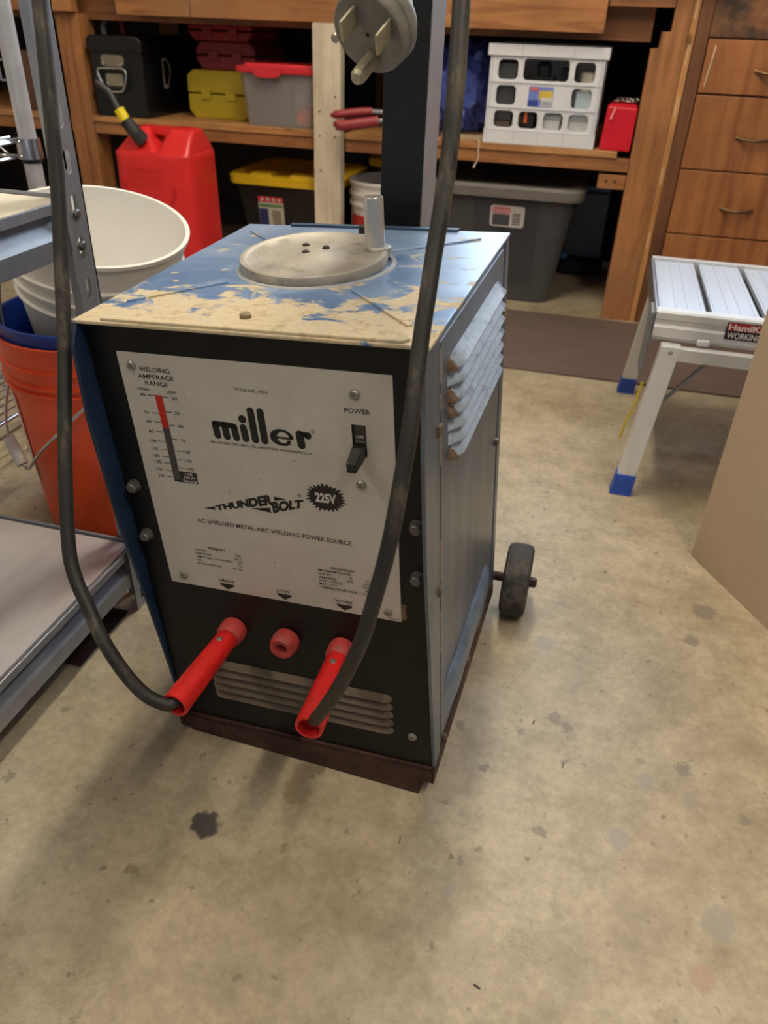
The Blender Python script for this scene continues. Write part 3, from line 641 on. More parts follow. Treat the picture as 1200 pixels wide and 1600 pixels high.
bm = B(); cyl(bm, (-.041, -.020, -.010), (-.041, -.020, -.004), .0045, n=14); obj('clamp_lug', bm, M('brass_lug', S(176, 170, 150), .35, .8), t, bev=.001)
p0 = PM @ V(0, 0, -.055); bm = B(); tube(bm, smoothpts([p0, PM @ V(0, 0, -.08), (-.19, .955, .97), (-.175, .98, 1.08), (-.19, 1.02, 1.35), (-.235, 1.062, 1.53)], 6), .009, 16); obj('power_cord', bm, CABLE, t, smooth=True, world=True)
# ------------------------------------------------------------ white bucket nested in blue and orange buckets
def bucket_mesh(bm, R, r, Hh, wall=.003, ribs=(.03, .07), lip=.006):
    f = lambda h: r+(R-r)*h/Hh
    prof = [(0, 0), (f(0)-.004, 0), (f(0), .004)]
    for q in ribs[::-1]:
        h = Hh-q; prof += [(f(h-.012), h-.012), (f(h-.010)+lip, h-.010), (f(h-.007)+lip, h-.007), (f(h-.005), h-.005)]
    prof += [(f(Hh-.006)+.001, Hh-.008), (R+.0035, Hh-.007), (R+.004, Hh-.001), (R+.001, Hh), (R-.003, Hh-.001), (f(Hh-.05)-wall, Hh-.05), (f(Hh-.054)-wall-.0015, Hh-.056), (f(.05)-wall, .05), (f(0)-wall-.003, .005), (0, .005)]
    lathe(bm, prof, n=96)
t = thing('bucket', 'orange plastic bucket on the floor, outermost of the nested stack', 'bucket', at(-.83, 1.13))
bm = B(); bucket_mesh(bm, .150, .131, .375, ribs=(.035, .062, .075)); bb = obj('bucket_body', bm, ORANGEP, t, smooth=True)
# sticker down the left side, seen edge on
bm = B(); 
for i in range(8):
    a0, a1 = math.radians(218+i*2.2), math.radians(218+(i+1)*2.2)
    q = []
    for a, h in ((a0, .10), (a1, .10), (a1, .27), (a0, .27)):
        rr = .131+.019*h/.375+.0016; q.append(bm.verts.new((rr*math.cos(a), rr*math.sin(a), h)))
    bm.faces.new(q)
obj('sticker', bm, solid('pale_pink_sticker', (236, 190, 186), .4, var=.2), bb, smooth=True)
pc = lambda a, r, z: (r*math.cos(math.radians(a)), r*math.sin(math.radians(a)), z)
hl = [pc(178, .150, .31), pc(190, .162, .27), pc(205, .170, .21), pc(219, .168, .172), pc(230, .158, .136), pc(236, .153, .130), pc(252, .158, .165), pc(268, .163, .207), pc(284, .166, .250), pc(300, .163, .290), pc(318, .152, .31)]
bm = B(); tube(bm, smoothpts(hl, 6), .0028, 10); bl = obj('wire_bail', bm, M('bail_wire', S(200, 200, 198), .3, .8), t, smooth=True)
bm = B(); cyl(bm, pc(219, .169, .175), pc(231, .158, .134), .0105, n=18); obj('grip', bm, solid('white_grip', (232, 226, 222), .4), bl, smooth=True)
t = thing('bucket', 'blue plastic bucket sunk inside the orange bucket, only its rim showing', 'bucket', at(-.83, 1.13, .012))
bm = B(); bucket_mesh(bm, .1435, .121, .385, ribs=()); obj('bucket_body', bm, BLUEP, t, smooth=True)
nrm = (Matrix.Rotation(.2363, 4, V(.135, .194, 0).normalized()))
BM = Matrix.Translation((-.797, 1.148, .536)) @ nrm @ Matrix.Translation((0, 0, -.24))
t = thing('bucket', 'white plastic bucket tilted inside the blue bucket, open rim up', 'bucket', BM)
bm = B(); bucket_mesh(bm, .1485, .106, .24, ribs=(.045, .072, .10), lip=.005); obj('bucket_body', bm, WHITEP, t, smooth=True)
pts = []
for i in range(19):
    a = math.radians(185+170*i/18); s = math.sin(PI*i/18); pts.append((.158*math.cos(a)*(1+.02*s), .158*math.sin(a)*(1+.03*s), .18-.16*s))
bm = B(); tube(bm, smoothpts(pts, 3), .0022, 8); bl = obj('wire_bail', bm, M('dark_wire', S(92, 92, 90), .4, .7), t, smooth=True)
bm = B(); cyl(bm, pts[7], pts[11], .0085, n=14); obj('grip', bm, solid('clear_white_grip', (224, 224, 220), .35), bl, smooth=True)

# ------------------------------------------------------------ boltless steel shelving at the left edge
t = thing('steel_shelving', 'grey boltless steel shelving with slotted posts, its lower shelf near the floor', 'shelving unit', at(-.85, .44))
X1, X0, Ya, Yb = -.622, -1.08, .02, .884
def post(x, y, sx, sy):
    bm = B(); wd = .041; th = .0022
    cells = []; z = 0
    k = 0
    while z < 1.6:
        cells.append((0, z, wd, z+.050, (.0150, z+.013, .0270, z+.041, .0058))); z += .050
    f1 = lambda u, v, q: (x-sx*q, y-sy*u, v)
    f2 = lambda u, v, q: (x-sx*u, y-sy*q, v)
    holed_plate(bm, cells, f1, 0, th); holed_plate(bm, cells, f2, 0, th)
    return obj('post', bm, STEELG, t, world=True)
post(X1, Yb, 1, 1); post(X0, Yb, -1, 1); post(X1, Ya, 1, -1); post(X0, Ya, -1, -1)
def shelf(zt, sheet, label):
    bm = boxes(((X0+.01, Ya+.01, zt-.004), (X1-.016, Yb-.012, zt))); obj('shelf_panel', bm, sheet, t, world=True, label=label)
    prof = [(-.002, zt+.004), (-.006, zt+.004), (-.007, zt-.010), (-.019, zt-.013), (-.019, zt-.020), (-.004, zt-.038), (-.003, zt-.057), (-.005, zt-.060), (-.001, zt-.060), (-.001, zt-.036), (-.014, zt-.019), (-.014, zt-.008), (-.0015, zt-.008)]
    for xx, s in ((X1, 1), (X0, -1)):
        bm = B(); prism(bm, [(xx+s*(u-.0025), v) for u, v in prof], Ya+.004, Yb-.036, XZ); b = obj('beam', bm, STEELG, t, world=True, bev=.0008)
        if s == 1:
            for zz in (zt-.014, zt-.052):
                bm = B(); lathe(bm, [(.0062, 0), (.0062, .003), (.0045, .0045), (0, .0045)], (xx+.0, Yb-.0225, zz), (1, 0, 0), 18); obj('rivet', bm, NICKEL, b, smooth=True, world=True)
    for yy, s in ((Yb, 1), (Ya, -1)):
        bm = B(); prism(bm, [(yy+s*(u-.0025), v) for u, v in prof], X0+.03, X1-.03, YZ); obj('beam', bm, STEELG, t, world=True, bev=.0008)
shelf(.632, BOARDW, 'pale board shelf'); shelf(.111, SHEET, 'bare sheet metal shelf')
bm = B()
n = 26; rows = []
for i in range(n):
    rows.append([])
    for j in range(n):
        x = -.76+.125*i/(n-1); y = .70+.135*j/(n-1); e = math.sin(PI*i/(n-1))*math.sin(PI*j/(n-1))
        rows[-1].append(bm.verts.new((x, y, .001+.024*e*(.6+.8*abs(noise.noise(V(x*22, y*22, 0))))+.002)))
for i in range(n-1):
    for j in range(n-1): bm.faces.new((rows[i][j], rows[i+1][j], rows[i+1][j+1], rows[i][j+1]))
E_ = [rows[0][0]]
bmesh.ops.solidify(bm, geom=list(bm.faces), thickness=.002)
solo('cloth_rag', bm, M('maroon_cloth', S(66, 42, 40), .8, 0, .3, 40, .3), 'crumpled dark maroon rag on the floor under the steel shelving', 'rag', smooth=True)

# ------------------------------------------------------------ chrome wire shelving further back on the left
t = thing('wire_shelving', 'chrome wire shelving with round poles at the far left behind the buckets', 'shelving unit', at(-1.4, 1.2))
for (x, y) in ((-1.088, 1.40), (-1.85, 1.40), (-1.088, 1.0), (-1.85, 1.0)):
    bm = B(); cyl(bm, (x, y, .0), (x, y, 1.5), .0165, n=24); p = obj('pole', bm, M('satin_pole', S(202, 202, 206), .32, .5, .12, 20), t, smooth=True, world=True)
    for zz in (.60, .10):
        bm = B(); lathe(bm, [(.018, -.018), (.0235, -.018), (.0215, .018), (.0175, .018)], (x, y, zz), n=28, close=True); obj('collar', bm, CHROME, p, smooth=True, world=True)
        bm = B(); cyl(bm, (x, y, zz-.026), (x, y, zz-.018), .0185, n=24); obj('collar_ring', bm, solid('black_nylon', (24, 24, 24), .5), p, smooth=True, world=True)
for zz in (.60, .10):
    bm = B()
    for yy in (1.40, 1.02):
        for dz in (.013, -.013): tube(bm, [(-1.83, yy-.02, zz+dz), (-1.10, yy-.02, zz+dz)], .0034, 8)
        P = [(-1.82+.7*i/22, yy-.02, zz+(.012 if i % 2 else -.012)) for i in range(23)]; tube(bm, P, .0022, 6)
    for xx in (-1.84, -1.10):
        for dz in (.013, -.013): tube(bm, [(xx, 1.40, zz+dz), (xx, 1.0, zz+dz)], .0034, 8)
    for i in range(30): tube(bm, [(-1.83+.73*i/29, 1.395, zz+.018), (-1.83+.73*i/29, 1.0, zz+.018)], .0022, 6)
    obj('wire_shelf', bm, CHROME, t, smooth=True, world=True)
t = thing('metal_bar', 'grey folded steel channel bar at the far left behind the chrome pole', 'bar', at(-1.75, 1.98))
bm = boxes(((-2.3, 1.98, .662), (-1.585, 1.985, .712)), ((-2.3, 1.98, .709), (-1.585, 2.02, .712)), ((-2.3, 1.98, .662), (-1.585, 2.02, .665))); obj('channel', bm, STEELG, t, world=True)
for x in (-2.25, -1.86): obj('leg', boxes(((x, 1.985, 0), (x+.03, 2.015, .662))), STEELG, t, world=True)

# ------------------------------------------------------------ red fuel can
t = thing('fuel_can', 'large red plastic fuel can standing before the bench, spout out at left', 'fuel can', at(-1.36, 2.4))
X0c, X1c, Y0c, Y1c = -1.492, -1.232, 2.30, 2.50
def rr3(x0, x1, y0, y1, z, r): return [V(px, py, z) for px, py in rrect(x0, y0, x1, y1, r, 4)]
bm = B(); secs = []
for (z, e, r) in ((.004, -.004, .03), (0.02, .006, .035), (.12, .006, .035), (.44, 0, .03), (.458, 0, .028), (.464, -.004, .026)):
    secs.append(rr3(X0c-e, X1c+e, Y0c-e, Y1c+e, z, r))
secs.append(rr3(X0c+.030, X1c-.012, Y0c+.035, Y1c-.035, .470, .02))
loft(bm, secs); cb = obj('can_body', bm, GASRED, t, smooth=True, world=True, bev=.002)
# two humps and the grip bridging them
bm = B(); r4 = lambda x0, x1, y0, y1, z: rr3(x0, x1, y0, y1, z, .018)
loft(bm, [r4(X0c+.004, X0c+.150, Y0c+.004, Y1c-.004, .460), r4(X0c+.030, X0c+.110, Y0c+.040, Y1c-.040, .498), r4(X0c+.050, X0c+.098, Y0c+.062, Y1c-.062, .524), r4(X0c+.062, X0c+.096, Y0c+.075, Y1c-.075, .530)])
loft(bm, [r4(X0c+.150, X1c-.004, Y0c+.004, Y1c-.004, .460), r4(X0c+.158, X1c-.006, Y0c+.035, Y1c-.035, .498), r4(X0c+.166, X1c-.010, Y0c+.058, Y1c-.058, .524), r4(X0c+.170, X1c-.022, Y0c+.072, Y1c-.072, .530)])
box(bm, (X0c+.070, Y0c+.078, .506), (X0c+.200, Y1c-.078, .529))
obj('carry_handle', bm, GASRED, t, world=True, smooth=True, bev=.004)
bm = B()
for i, s in enumerate(('WARNING', 'GASOLINE', 'DANGER')):
    text(bm, s, tbox(-1.45, -1.33, .405-.022*i, .420-.022*i, 2.2985), .01)
prism(bm, [(-1.47, .37), (-1.46, .38), (-1.40, .24), (-1.41, .235)], 2.296, 2.30, XZ); prism(bm, [(-1.29, .37), (-1.28, .36), (-1.335, .22), (-1.345, .225)], 2.296, 2.30, XZ)
obj('moulded_relief', bm, M('gas_can_relief', S(196, 26, 30), .45), cb, world=True)
bm = B(); tube(bm, [(-1.395, 2.325, .495), (-1.408, 2.31, .518), (-1.430, 2.30, .552)], [.022, .0205, .0185], 16); nz = obj('cap_nut', bm, solid('dark_cap', (48, 48, 50), .5), t, world=True)
bm = B(); cyl(bm, (-1.429, 2.30, .551), (-1.446, 2.298, .580), .0165, .0155, 20); obj('yellow_collar', bm, solid('bright_yellow', (232, 208, 20), .4), nz, smooth=True, world=True)
bm = B(); tube(bm, smoothpts([(-1.443, 2.298, .574), (-1.462, 2.297, .610), (-1.474, 2.296, .630), (-1.508, 2.294, .650)], 4), [.0085]*8+[.008]*5, 14); obj('spout', bm, solid('black_spout', (66, 65, 66), .2, var=.05), nz, smooth=True, world=True)

# ------------------------------------------------------------ workbench
t = thing('workbench', 'long fir workbench with open shelves under it across the back of the garage', 'workbench', at(-.8, 2.9))
Yf = 2.667
def board(name, lo, hi, ax, label=None, m=None, bev=.0015): return obj(name, boxes((lo, hi)), m or FIR(ax), t, world=True, bev=bev, label=label)
board('post', (-1.873, Yf, 0), (-1.787, Yf+.09, .818), 2)
board('apron_board', (-3.0, Yf-.03, .820), (-1.785, Yf+.01, .96), 0)
board('apron_board', (-1.619, Yf-.03, .818), (-1.358, Yf+.01, .96), 0)
board('apron_board', (-1.356, Yf-.03, .818), (-.074, Yf+.01, .96), 0)
board('apron_board', (-.0735, Yf-.005, .884), (.108, Yf+.03, .96), 0)
board('bench_top', (-3.0, Yf-.05, .96), (.24, 3.45, 1.0), 0)
board('rail', (-3.0, Yf+.06, .80), (.06, Yf+.10, .958), 0, m=FIRD(0))
board('post', (-.944, Yf-.042, 0), (-.852, Yf-.002, .817), 2, label='pale painted post', m=WHITEWOOD)
for z in (.30, .36, .52, .56, .62, .46):
    for x in (-.925, -.872):
        pass
bm = B()
for (x, z) in ((-.923, .576), (-.873, .578), (-.923, .505), (-.871, .505), (-.92, .40), (-.87, .62)): cyl(bm, (x, Yf-.0435, z), (x, Yf-.042, z), .0032, n=8)
obj('nail_heads', bm, DARKST, t, world=True)
# stepped right post
st = [(.063, 0), (.063, .786), (.085, .786), (.085, .828), (.109, .828), (.109, .96), (.156, .96), (.156, 0)]
bm = B(); prism(bm, st, Yf, Yf+.09, XZ); obj('post', bm, FIR(2), t, world=True, bev=.0015, label='stepped orange brown right post')
bm = boxes(((.157, Yf-.001, 0), (.174, Yf+.3, .96))); obj('side_board', bm, wood('fir_edge', S(170, 112, 60), S(206, 152, 92), 2), t, world=True)
bm = B()
for z in (.24, .43, .62, .75, .86): 
    box(bm, (.1635, Yf-.0022, z), (.1655, Yf-.001, z+.05))
obj('paint_flecks', bm, solid('fleck_white', (226, 214, 190), .6), t, world=True)
def shelfset(x0, x1, xr, ply0=None):
    board('shelf_board', (x0, Yf, .495), (x1, 3.42, .514), 0, m=wood('fir_shelf', S(156, 104, 54), S(198, 146, 92), 0))
    board('shelf_beam', (x0, Yf+.006, .457), (xr, Yf+.045, .494), 0)
shelfset(-1.786, -.945, -.945); shelfset(-.851, .022, .062); shelfset(-3.0, -1.875, -1.875)
for xx in (-1.5, -.6): board('joist', (xx, Yf+.05, .45), (xx+.04, 3.42, .494), 1)
board('cleat', (-.022, Yf+.01, .406), (.062, Yf+.04, .447), 0)
bm = B()
for x in (0.004, .030): cyl(bm, (x, Yf+.0085, .428), (x, Yf+.01, .428), .004, n=10)
obj('screw_heads', bm, DARKST, t, world=True)
board('back_post', (-.944, 3.36, 0), (-.852, 3.45, .957), 2, m=FIRD(2)); board('back_post', (-1.873, 3.36, 0), (-1.787, 3.45, .957), 2, m=FIRD(2))
obj('back_sheet', boxes(((-3.0, 3.455, 0), (.24, 3.47, .957))), M('bench_back', S(46, 42, 40), .85, 0, .2, 5), t, world=True)
# drawer cabinet
t = thing('drawer_cabinet', 'varnished plywood drawer cabinet with brass handles at the right end of the bench', 'cabinet', at(.9, 2.9))
CB = wood('cab_dark', S(84, 50, 26), S(118, 74, 42), 2)
obj('carcass', boxes(((.176, Yf+.012, .0), (1.5, 3.4, .955))), CB, t, world=True)
obj('stile', boxes(((.176, Yf, 0), (.211, Yf+.02, .955))), CB, t, world=True, bev=.001)
obj('top_rail', boxes(((.213, Yf+.004, .820), (1.5, Yf+.03, .955))), wood('sooty_rail', S(110, 68, 36), S(150, 100, 56), 0, dirt=S(66, 48, 36)), t, world=True, bev=.001)
DH = M('aged_brass', S(120, 96, 72), .4, .8, .2, 60)
for z0, z1, xh, zh in ((.683, .815, .40, .742), (.483, .678, .395, .574), (.297, .479, .398, .380), (.09, .293, .40, .2)):
    d = obj('drawer', boxes(((.214, Yf-.008, z0), (.58, Yf+.012, z1))), PLY, t, world=True, bev=.002)
    bm = B(); tube(bm, smoothpts([(xh-.048, Yf-.010, zh+.001), (xh-.038, Yf-.014, zh-.001), (xh-.018, Yf-.026, zh-.004), (xh+.018, Yf-.026, zh-.004), (xh+.038, Yf-.014, zh-.001), (xh+.048, Yf-.010, zh+.001)], 4), .0042, 10); obj('handle', bm, DH, d, smooth=True, world=True)
    d = obj('drawer', boxes(((.585, Yf-.008, z0), (1.45, Yf+.012, z1))), PLY, t, world=True, bev=.002)
    bm = B(); tube(bm, smoothpts([(.95, Yf-.010, zh), (.97, Yf-.024, zh-.004), (1.03, Yf-.024, zh-.004), (1.05, Yf-.010, zh)], 4), .0042, 10); obj('handle', bm, DH, d, smooth=True, world=True)
bm = B(); prism(bm, [(.226, .70), (.228, .70), (.237, .80), (.234, .80)], Yf-.0092, Yf-.008, XZ); obj('paint_fleck', bm, _m['fleck_white'], t, world=True)
obj('plinth', boxes(((.214, Yf+.002, 0), (1.45, Yf+.012, .085))), CB, t, world=True)

# dark brown sheet on the floor before the bench
bm = boxes(((-.75, 2.105, 0), (1.25, 2.635, .006)))
solo('floor_mat', bm, M('brown_hardboard', S(98, 82, 75), .6, 0, .15, 8, .03, dirt=S(112, 94, 84), dirt_amt=.6, stretch=(.6, 3, 1)), 'dark brown hardboard sheet lying on the floor before the bench', 'mat', bev=.001)

# ------------------------------------------------------------ things on the bench shelf
ZS = .514
t = thing('tool_chest', 'long black steel toolbox with nickel drop handle on the upper left shelf', 'toolbox', at(-1.665, 2.9, ZS))
BT = M('toolbox_black', S(14, 16, 22), .3, .1, .15, 20, .03)
bm = B(); prism(bm, [(-1.762, ZS), (-1.566, ZS), (-1.566, .716), (-1.762, .716)], 2.672, 3.22, XZ); ch = obj('chest_body', bm, BT, t, world=True, bev=.004)
bm = B(); prism(bm, [(-1.769, .712), (-1.559, .712), (-1.561, .742), (-1.578, .758), (-1.756, .758), (-1.768, .745)], 2.664, 3.226, XZ); obj('lid', bm, BT, t, world=True, bev=.003)
yy = 2.672
bm = B(); prism(bm, rrect(-1.722, .668, -1.636, .702, .012), yy-.003, yy, XZ); prism(bm, rrect(-1.712, .610, -1.646, .646, .008), yy-.002, yy, XZ); hp_ = obj('handle_plate', bm, M('nickel_plate', S(172, 164, 146), .25, .9, .1), ch, world=True)
bm = B()
for x in (-1.712, -1.646): lathe(bm, [(.0065, 0), (.006, .004), (0, .006)], (x, yy-.003, .676), (0, -1, 0), 14)
for x in (-1.706, -1.652): lathe(bm, [(.005, 0), (.0045, .003), (0, .0045)], (x, yy-.002, .618), (0, -1, 0), 14)
obj('rivets', bm, CHROME, ch, smooth=True, world=True)
bm = B(); tube(bm, smoothpts([(-1.724, yy-.010, .662), (-1.680, yy-.010, .663), (-1.634, yy-.010, .661), (-1.628, yy-.014, .635), (-1.640, yy-.016, .603), (-1.655, yy-.017, .594), (-1.70, yy-.017, .594), (-1.712, yy-.016, .604), (-1.732, yy-.014, .64), (-1.733, yy-.011, .658), (-1.724, yy-.010, .662)], 4), .0038, 10); obj('drop_handle', bm, CHROME, ch, smooth=True, world=True)
bm = B()
for i in range(4): box(bm, (-1.5665, 2.80+.008*i, .60+.012*i), (-1.5652, 2.83+.008*i, .692-.006*i))
obj('label', bm, solid('worn_label', (150, 144, 138), .6), ch, world=True)
t = thing('pipe_bender', 'grey curved handle with a red grip lying on the black toolbox', 'hand tool', at(-1.74, 2.80, .758))
bm = B(); tube(bm, smoothpts([(-1.752, 2.76, .760), (-1.752, 2.76, .785), (-1.738, 2.77, .806), (-1.705, 2.78, .812), (-1.69, 2.80, .810)], 5), .009, 12); obj('curved_bar', bm, solid('dull_grey_bar', (96, 96, 98), .5), t, smooth=True, world=True)
bm = B(); cyl(bm, (-1.702, 2.80, .760), (-1.708, 2.80, .804), .007, n=12); obj('grip', bm, solid('crimson_grip', (170, 28, 50), .5), t, smooth=True, world=True)

def hardcase(name, x0, x1, y0, y1, z0, z1, col, label, cat, grp=None):
    t = thing(name, label, cat, at((x0+x1)/2, (y0+y1)/2, z0), grp); zm = z0+(z1-z0)*.52; m = M('case_'+label[:14], col, .5, 0, .08, 14, .02)
    bm = B(); ch = .022
    prof = [(x0+ch, z0), (x1-ch, z0), (x1, z0+ch*1.2), (x1, zm-.002), (x0, zm-.002), (x0, z0+ch*1.2)]
    prism(bm, prof, y0, y1, XZ); obj('case_bottom', bm, m, t, world=True, bev=.004)
    prof = [(x0, zm+.002), (x1, zm+.002), (x1, z1-ch*.8), (x1-ch, z1), (x0+ch, z1), (x0, z1-ch*.8)]
    bm = B(); prism(bm, prof, y0, y1, XZ); obj('case_lid', bm, m, t, world=True, bev=.004)
    for q in (.3, .7):
        bm = boxes(((x0+(x1-x0)*q-.018, y0-.006, zm-.018), (x0+(x1-x0)*q+.018, y0, zm+.014))); obj('latch', bm, m, t, world=True, bev=.002)
    return t
hardcase('tool_case', -1.475, -1.240, 2.80, 3.12, ZS, .664, S(176, 156, 30), 'yellow plastic tool case under the two dark red cases', 'tool case')
hardcase('tool_case', -1.462, -1.238, 2.86, 3.12, .6645, .748, S(150, 44, 50), 'lower dark red plastic case, resting on the yellow case', 'tool case')
hardcase('tool_case', -1.49, -1.25, 2.87, 3.12, .7485, .812, S(160, 28, 34), 'upper dark red plastic case, topmost of the stack', 'tool case')

# clear bin with red lid
CLEAR = M('cloudy_clear_plastic', S(206, 204, 204), .25, 0, .04, 6, trans=.55, alpha=.62)
t = thing('storage_bin', 'cloudy clear bin with red lid on the shelf beside the pale post', 'storage bin', at(-1.08, 2.85, ZS))
def openbox(bm, x0, x1, y0, y1, z0, z1, tp, th=.003, r=.02):
    secs = []
    for z, e in ((z0, tp), (z1, 0)): secs.append(rr3(x0+e, x1-e, y0+e, y1-e, z, r))
    for z, e in ((z1, th), (z0+th, tp+th)): secs.append(rr3(x0+e, x1-e, y0+e, y1-e, z, r))
    loft(bm, secs)
bm = B(); openbox(bm, -1.222, -.952, 2.68, 2.89, ZS+.001, .676, .014); bb = obj('bin_body', bm, CLEAR, t, smooth=True, world=True)
LIDR = M('lid_red', S(206, 44, 52), .4, 0, .05)
bm = B(); loft(bm, [rr3(-1.232, -.947, 2.668, 2.90, .672, .02), rr3(-1.234, -.945, 2.666, 2.902, .690, .02), rr3(-1.215, -.960, 2.69, 2.88, .691, .02), rr3(-1.213, -.962, 2.692, 2.878, .699, .02)]); ld = obj('bin_lid', bm, LIDR, t, world=True, bev=.002)
bm = B(); prism(bm, [(-1.165, .690), (-1.065, .690), (-1.068, .668), (-1.085, .660), (-1.145, .660), (-1.162, .668)], 2.660, 2.668, XZ); obj('latch', bm, LIDR, ld, world=True, bev=.002)
solo('cloth_bundle', (lambda bm: (lathe(bm, [(0, 0), (.03, .002), (.040, .02), (.034, .045), (.018, .06), (0, .062)], (-1.005, 2.735, ZS+.005), n=20), [setattr(v, 'co', v.co+V(*(noise.noise(v.co*30+V(k*7, 0, 0))*.014 for k in range(3)))) for v in bm.verts], bm)[2])(B()), solid('orange_cloth', (240, 96, 60), .7), 'bright orange bundle inside the clear bin', 'bundle', smooth=True)
solo('paper_packet', boxes(((-1.06, 2.78, ZS+.005), (-.965, 2.80, .665))), solid('packet_white', (214, 212, 210), .6), 'white packet standing inside the clear bin', 'packet')
bm = boxes(((-1.20, 2.76, ZS+.005), (-1.075, 2.87, .64))); solo('grey_carton', bm, solid('packet_grey', (110, 110, 112), .6), 'grey carton inside the clear bin', 'carton')

# red handled tool sticking out beside the pale post
t = thing('bolt_cutter', 'red handled tool lying on the shelf edge right of the pale post', 'hand tool', at(-.75, 2.62, .54))
HR = M('dusty_red_grip', S(136, 40, 46), .55, 0, .15, 40, .1)
bm = B(); tube(bm, smoothpts([(-.862, 2.56, .574), (-.83, 2.56, .579), (-.79, 2.58, .585), (-.74, 2.60, .588)], 4), [.006]*2+[.012]*11, 12); obj('grip', bm, HR, t, smooth=True, world=True)
bm = B(); tube(bm, smoothpts([(-.848, 2.55, .552), (-.82, 2.55, .549), (-.77, 2.58, .555), (-.72, 2.60, .562)], 4), [.008]*2+[.016]*11, 12); obj('grip', bm, HR, t, smooth=True, world=True)
bm = B(); tube(bm, [(-.75, 2.60, .588), (-.62, 2.72, .575)], .007, 10); tube(bm, [(-.72, 2.60, .562), (-.62, 2.74, .565)], .007, 10); obj('steel_arm', bm, BAREST, t, smooth=True, world=True)
bm = boxes(((-.64, 2.71, ZS), (-.56, 2.80, .585))); obj('jaw', bm, BAREST, t, world=True, bev=.008)

# blue tarpaulin heap
bm = B(); n = 40; rows = []
for i in range(n+1):
    th = PI*i/n; rows.append([])
    for j in range(n*2):
        ph = 2*PI*j/(n*2); d = V(math.sin(th)*math.cos(ph), math.sin(th)*math.sin(ph), math.cos(th))
        rr = 1+.25*noise.noise(d*2.2)+.30*abs(noise.noise(d*5))+.12*abs(noise.noise(d*13))
        rows[-1].append((min(-.404, d.x*.115*rr-.525), d.y*.12*rr+2.96, max(ZS+.002, d.z*.125*rr+ZS+.125)))
for r_ in range(1): pass
vv = [[bm.verts.new(p) for p in row] for row in rows[1:-1]]
for a, c in zip(vv, vv[1:]):
    for k in range(len(a)): bm.faces.new((a[k], a[(k+1) % len(a)], c[(k+1) % len(a)], c[k]))
bm.faces.new(vv[0]); bm.faces.new(vv[-1])
solo('tarpaulin', bm, M('tarp_blue', S(90, 112, 206), .35, 0, .15, 10, .1), 'crumpled blue tarpaulin heaped on the shelf left of the white crate', 'tarpaulin', smooth=True)
for (x, y, rz, L, lb) in ((-.47, 2.72, .3, .13, 'thin pale offcut lying flat left of the white crate'), (-.53, 2.76, -.2, .16, 'brown stick lying behind the pale offcut on the shelf')):
    bm = B(); box(bm, (-L/2, -.008, 0), (L/2, .008, .012)); bm.transform(at(x, y, ZS+.0005, rz)); solo('wood_offcut', bm, solid('offcut_'+str(L), (176, 160, 132) if L < .15 else (96, 72, 50), .7), lb, 'wood offcut')
t_ = B(); tube(t_, smoothpts([(-.43, 2.70, ZS+.003), (-.405, 2.664, ZS+.003), (-.404, 2.660, .49), (-.402, 2.661, .47), (-.412, 2.660, .448), (-.414, 2.660, .44)], 5), .0028, 8)
solo('cord', t_, solid('cream_cord', (206, 184, 160), .7), 'short cream cord hanging over the shelf edge below the white crate', 'cord', smooth=True)

# ------------------------------------------------------------ white milk crate and what is in it
cxl, cxr, cy0, cy1, cz0, cz1 = -.397, -.050, 2.672, 3.0, ZS+.001, .783
t = thing('milk_crate', 'white plastic milk crate with square openings on the right shelf', 'crate', at(-.22, 2.83, ZS))
bm = B(); cols = [cxl+.022+(cxr-cxl-.044)*k/4 for k in range(5)]; rws = [.5535, .6155, .684, .752]
cells = []
def cell(i, j, i2=None, hole=True):
    a, b2 = cols[i], cols[(i2 or i)+1]; c, d = rws[j], rws[j+1]
    return (a, c, b2, d, (a+.0085, c+.0075, b2-.0085, d-.0085, .012) if hole else None)
cells += [cell(i, 0) for i in range(4)] + [cell(0, 1), cell(3, 1), cell(1, 1, hole=False), cell(2, 1, hole=False)] + [cell(0, 2), (cols[1], rws[2], cols[3], rws[3], (cols[1]+.0085, rws[2]+.0075, cols[3]-.0085, rws[3]-.0045, .012)), cell(3, 2)]
holed_plate(bm, cells, lambda u, v, q: (u, q, v), cy0, cy0+.004)
box(bm, (cxl+.004, cy0, .556), (cols[0], cy0+.004, .752)); box(bm, (cols[4], cy0, .556), (cxr-.004, cy0+.004, .752))
box(bm, (cxl+.002, cy0-.002, cz0), (cxr-.002, cy0+.004, .5558)); box(bm, (cxl-.004, cy0-.007, .753), (cxr+.004, cy0+.004, cz1))
cf = obj('front_wall', bm, CRATEW, t, world=True, bev=.001)
bm = B(); ck = [cy0+.02+(cy1-cy0-.04)*k/4 for k in range(5)]
for xx in (cxl+.004, cxr-.008):
    bm = B(); cc = []
    for i in range(4):
        for j in range(3): cc.append((ck[i], rws[j], ck[i+1], rws[j+1], None if j == 1 and i in (1, 2) else (ck[i]+.0085, rws[j]+.0075, ck[i+1]-.0085, rws[j+1]-.0085, .012)))
    holed_plate(bm, cc, lambda u, v, q: (q, u, v), xx, xx+.004)
    box(bm, (xx, cy0+.004, .556), (xx+.004, ck[0], .752)); box(bm, (xx, ck[4], .556), (xx+.004, cy1, .752)); box(bm, (xx, cy0+.004, cz0), (xx+.004, cy1, .5558))
    box(bm, (xx-.002, cy0+.004, .753), (xx+.006, cy1+.004, cz1)); obj('side_wall', bm, CRATEW, t, world=True, bev=.001)
bm = boxes(((cxl+.008, cy1-.004, cz0), (cxr-.008, cy1, .752)), ((cxl-.002, cy1-.004, .753), (cxr+.002, cy1+.004, cz1)), ((cxl+.004, cy0, cz0), (cxr-.004, cy1, cz0+.004))); obj('back_and_base', bm, CRATEW, t, world=True)
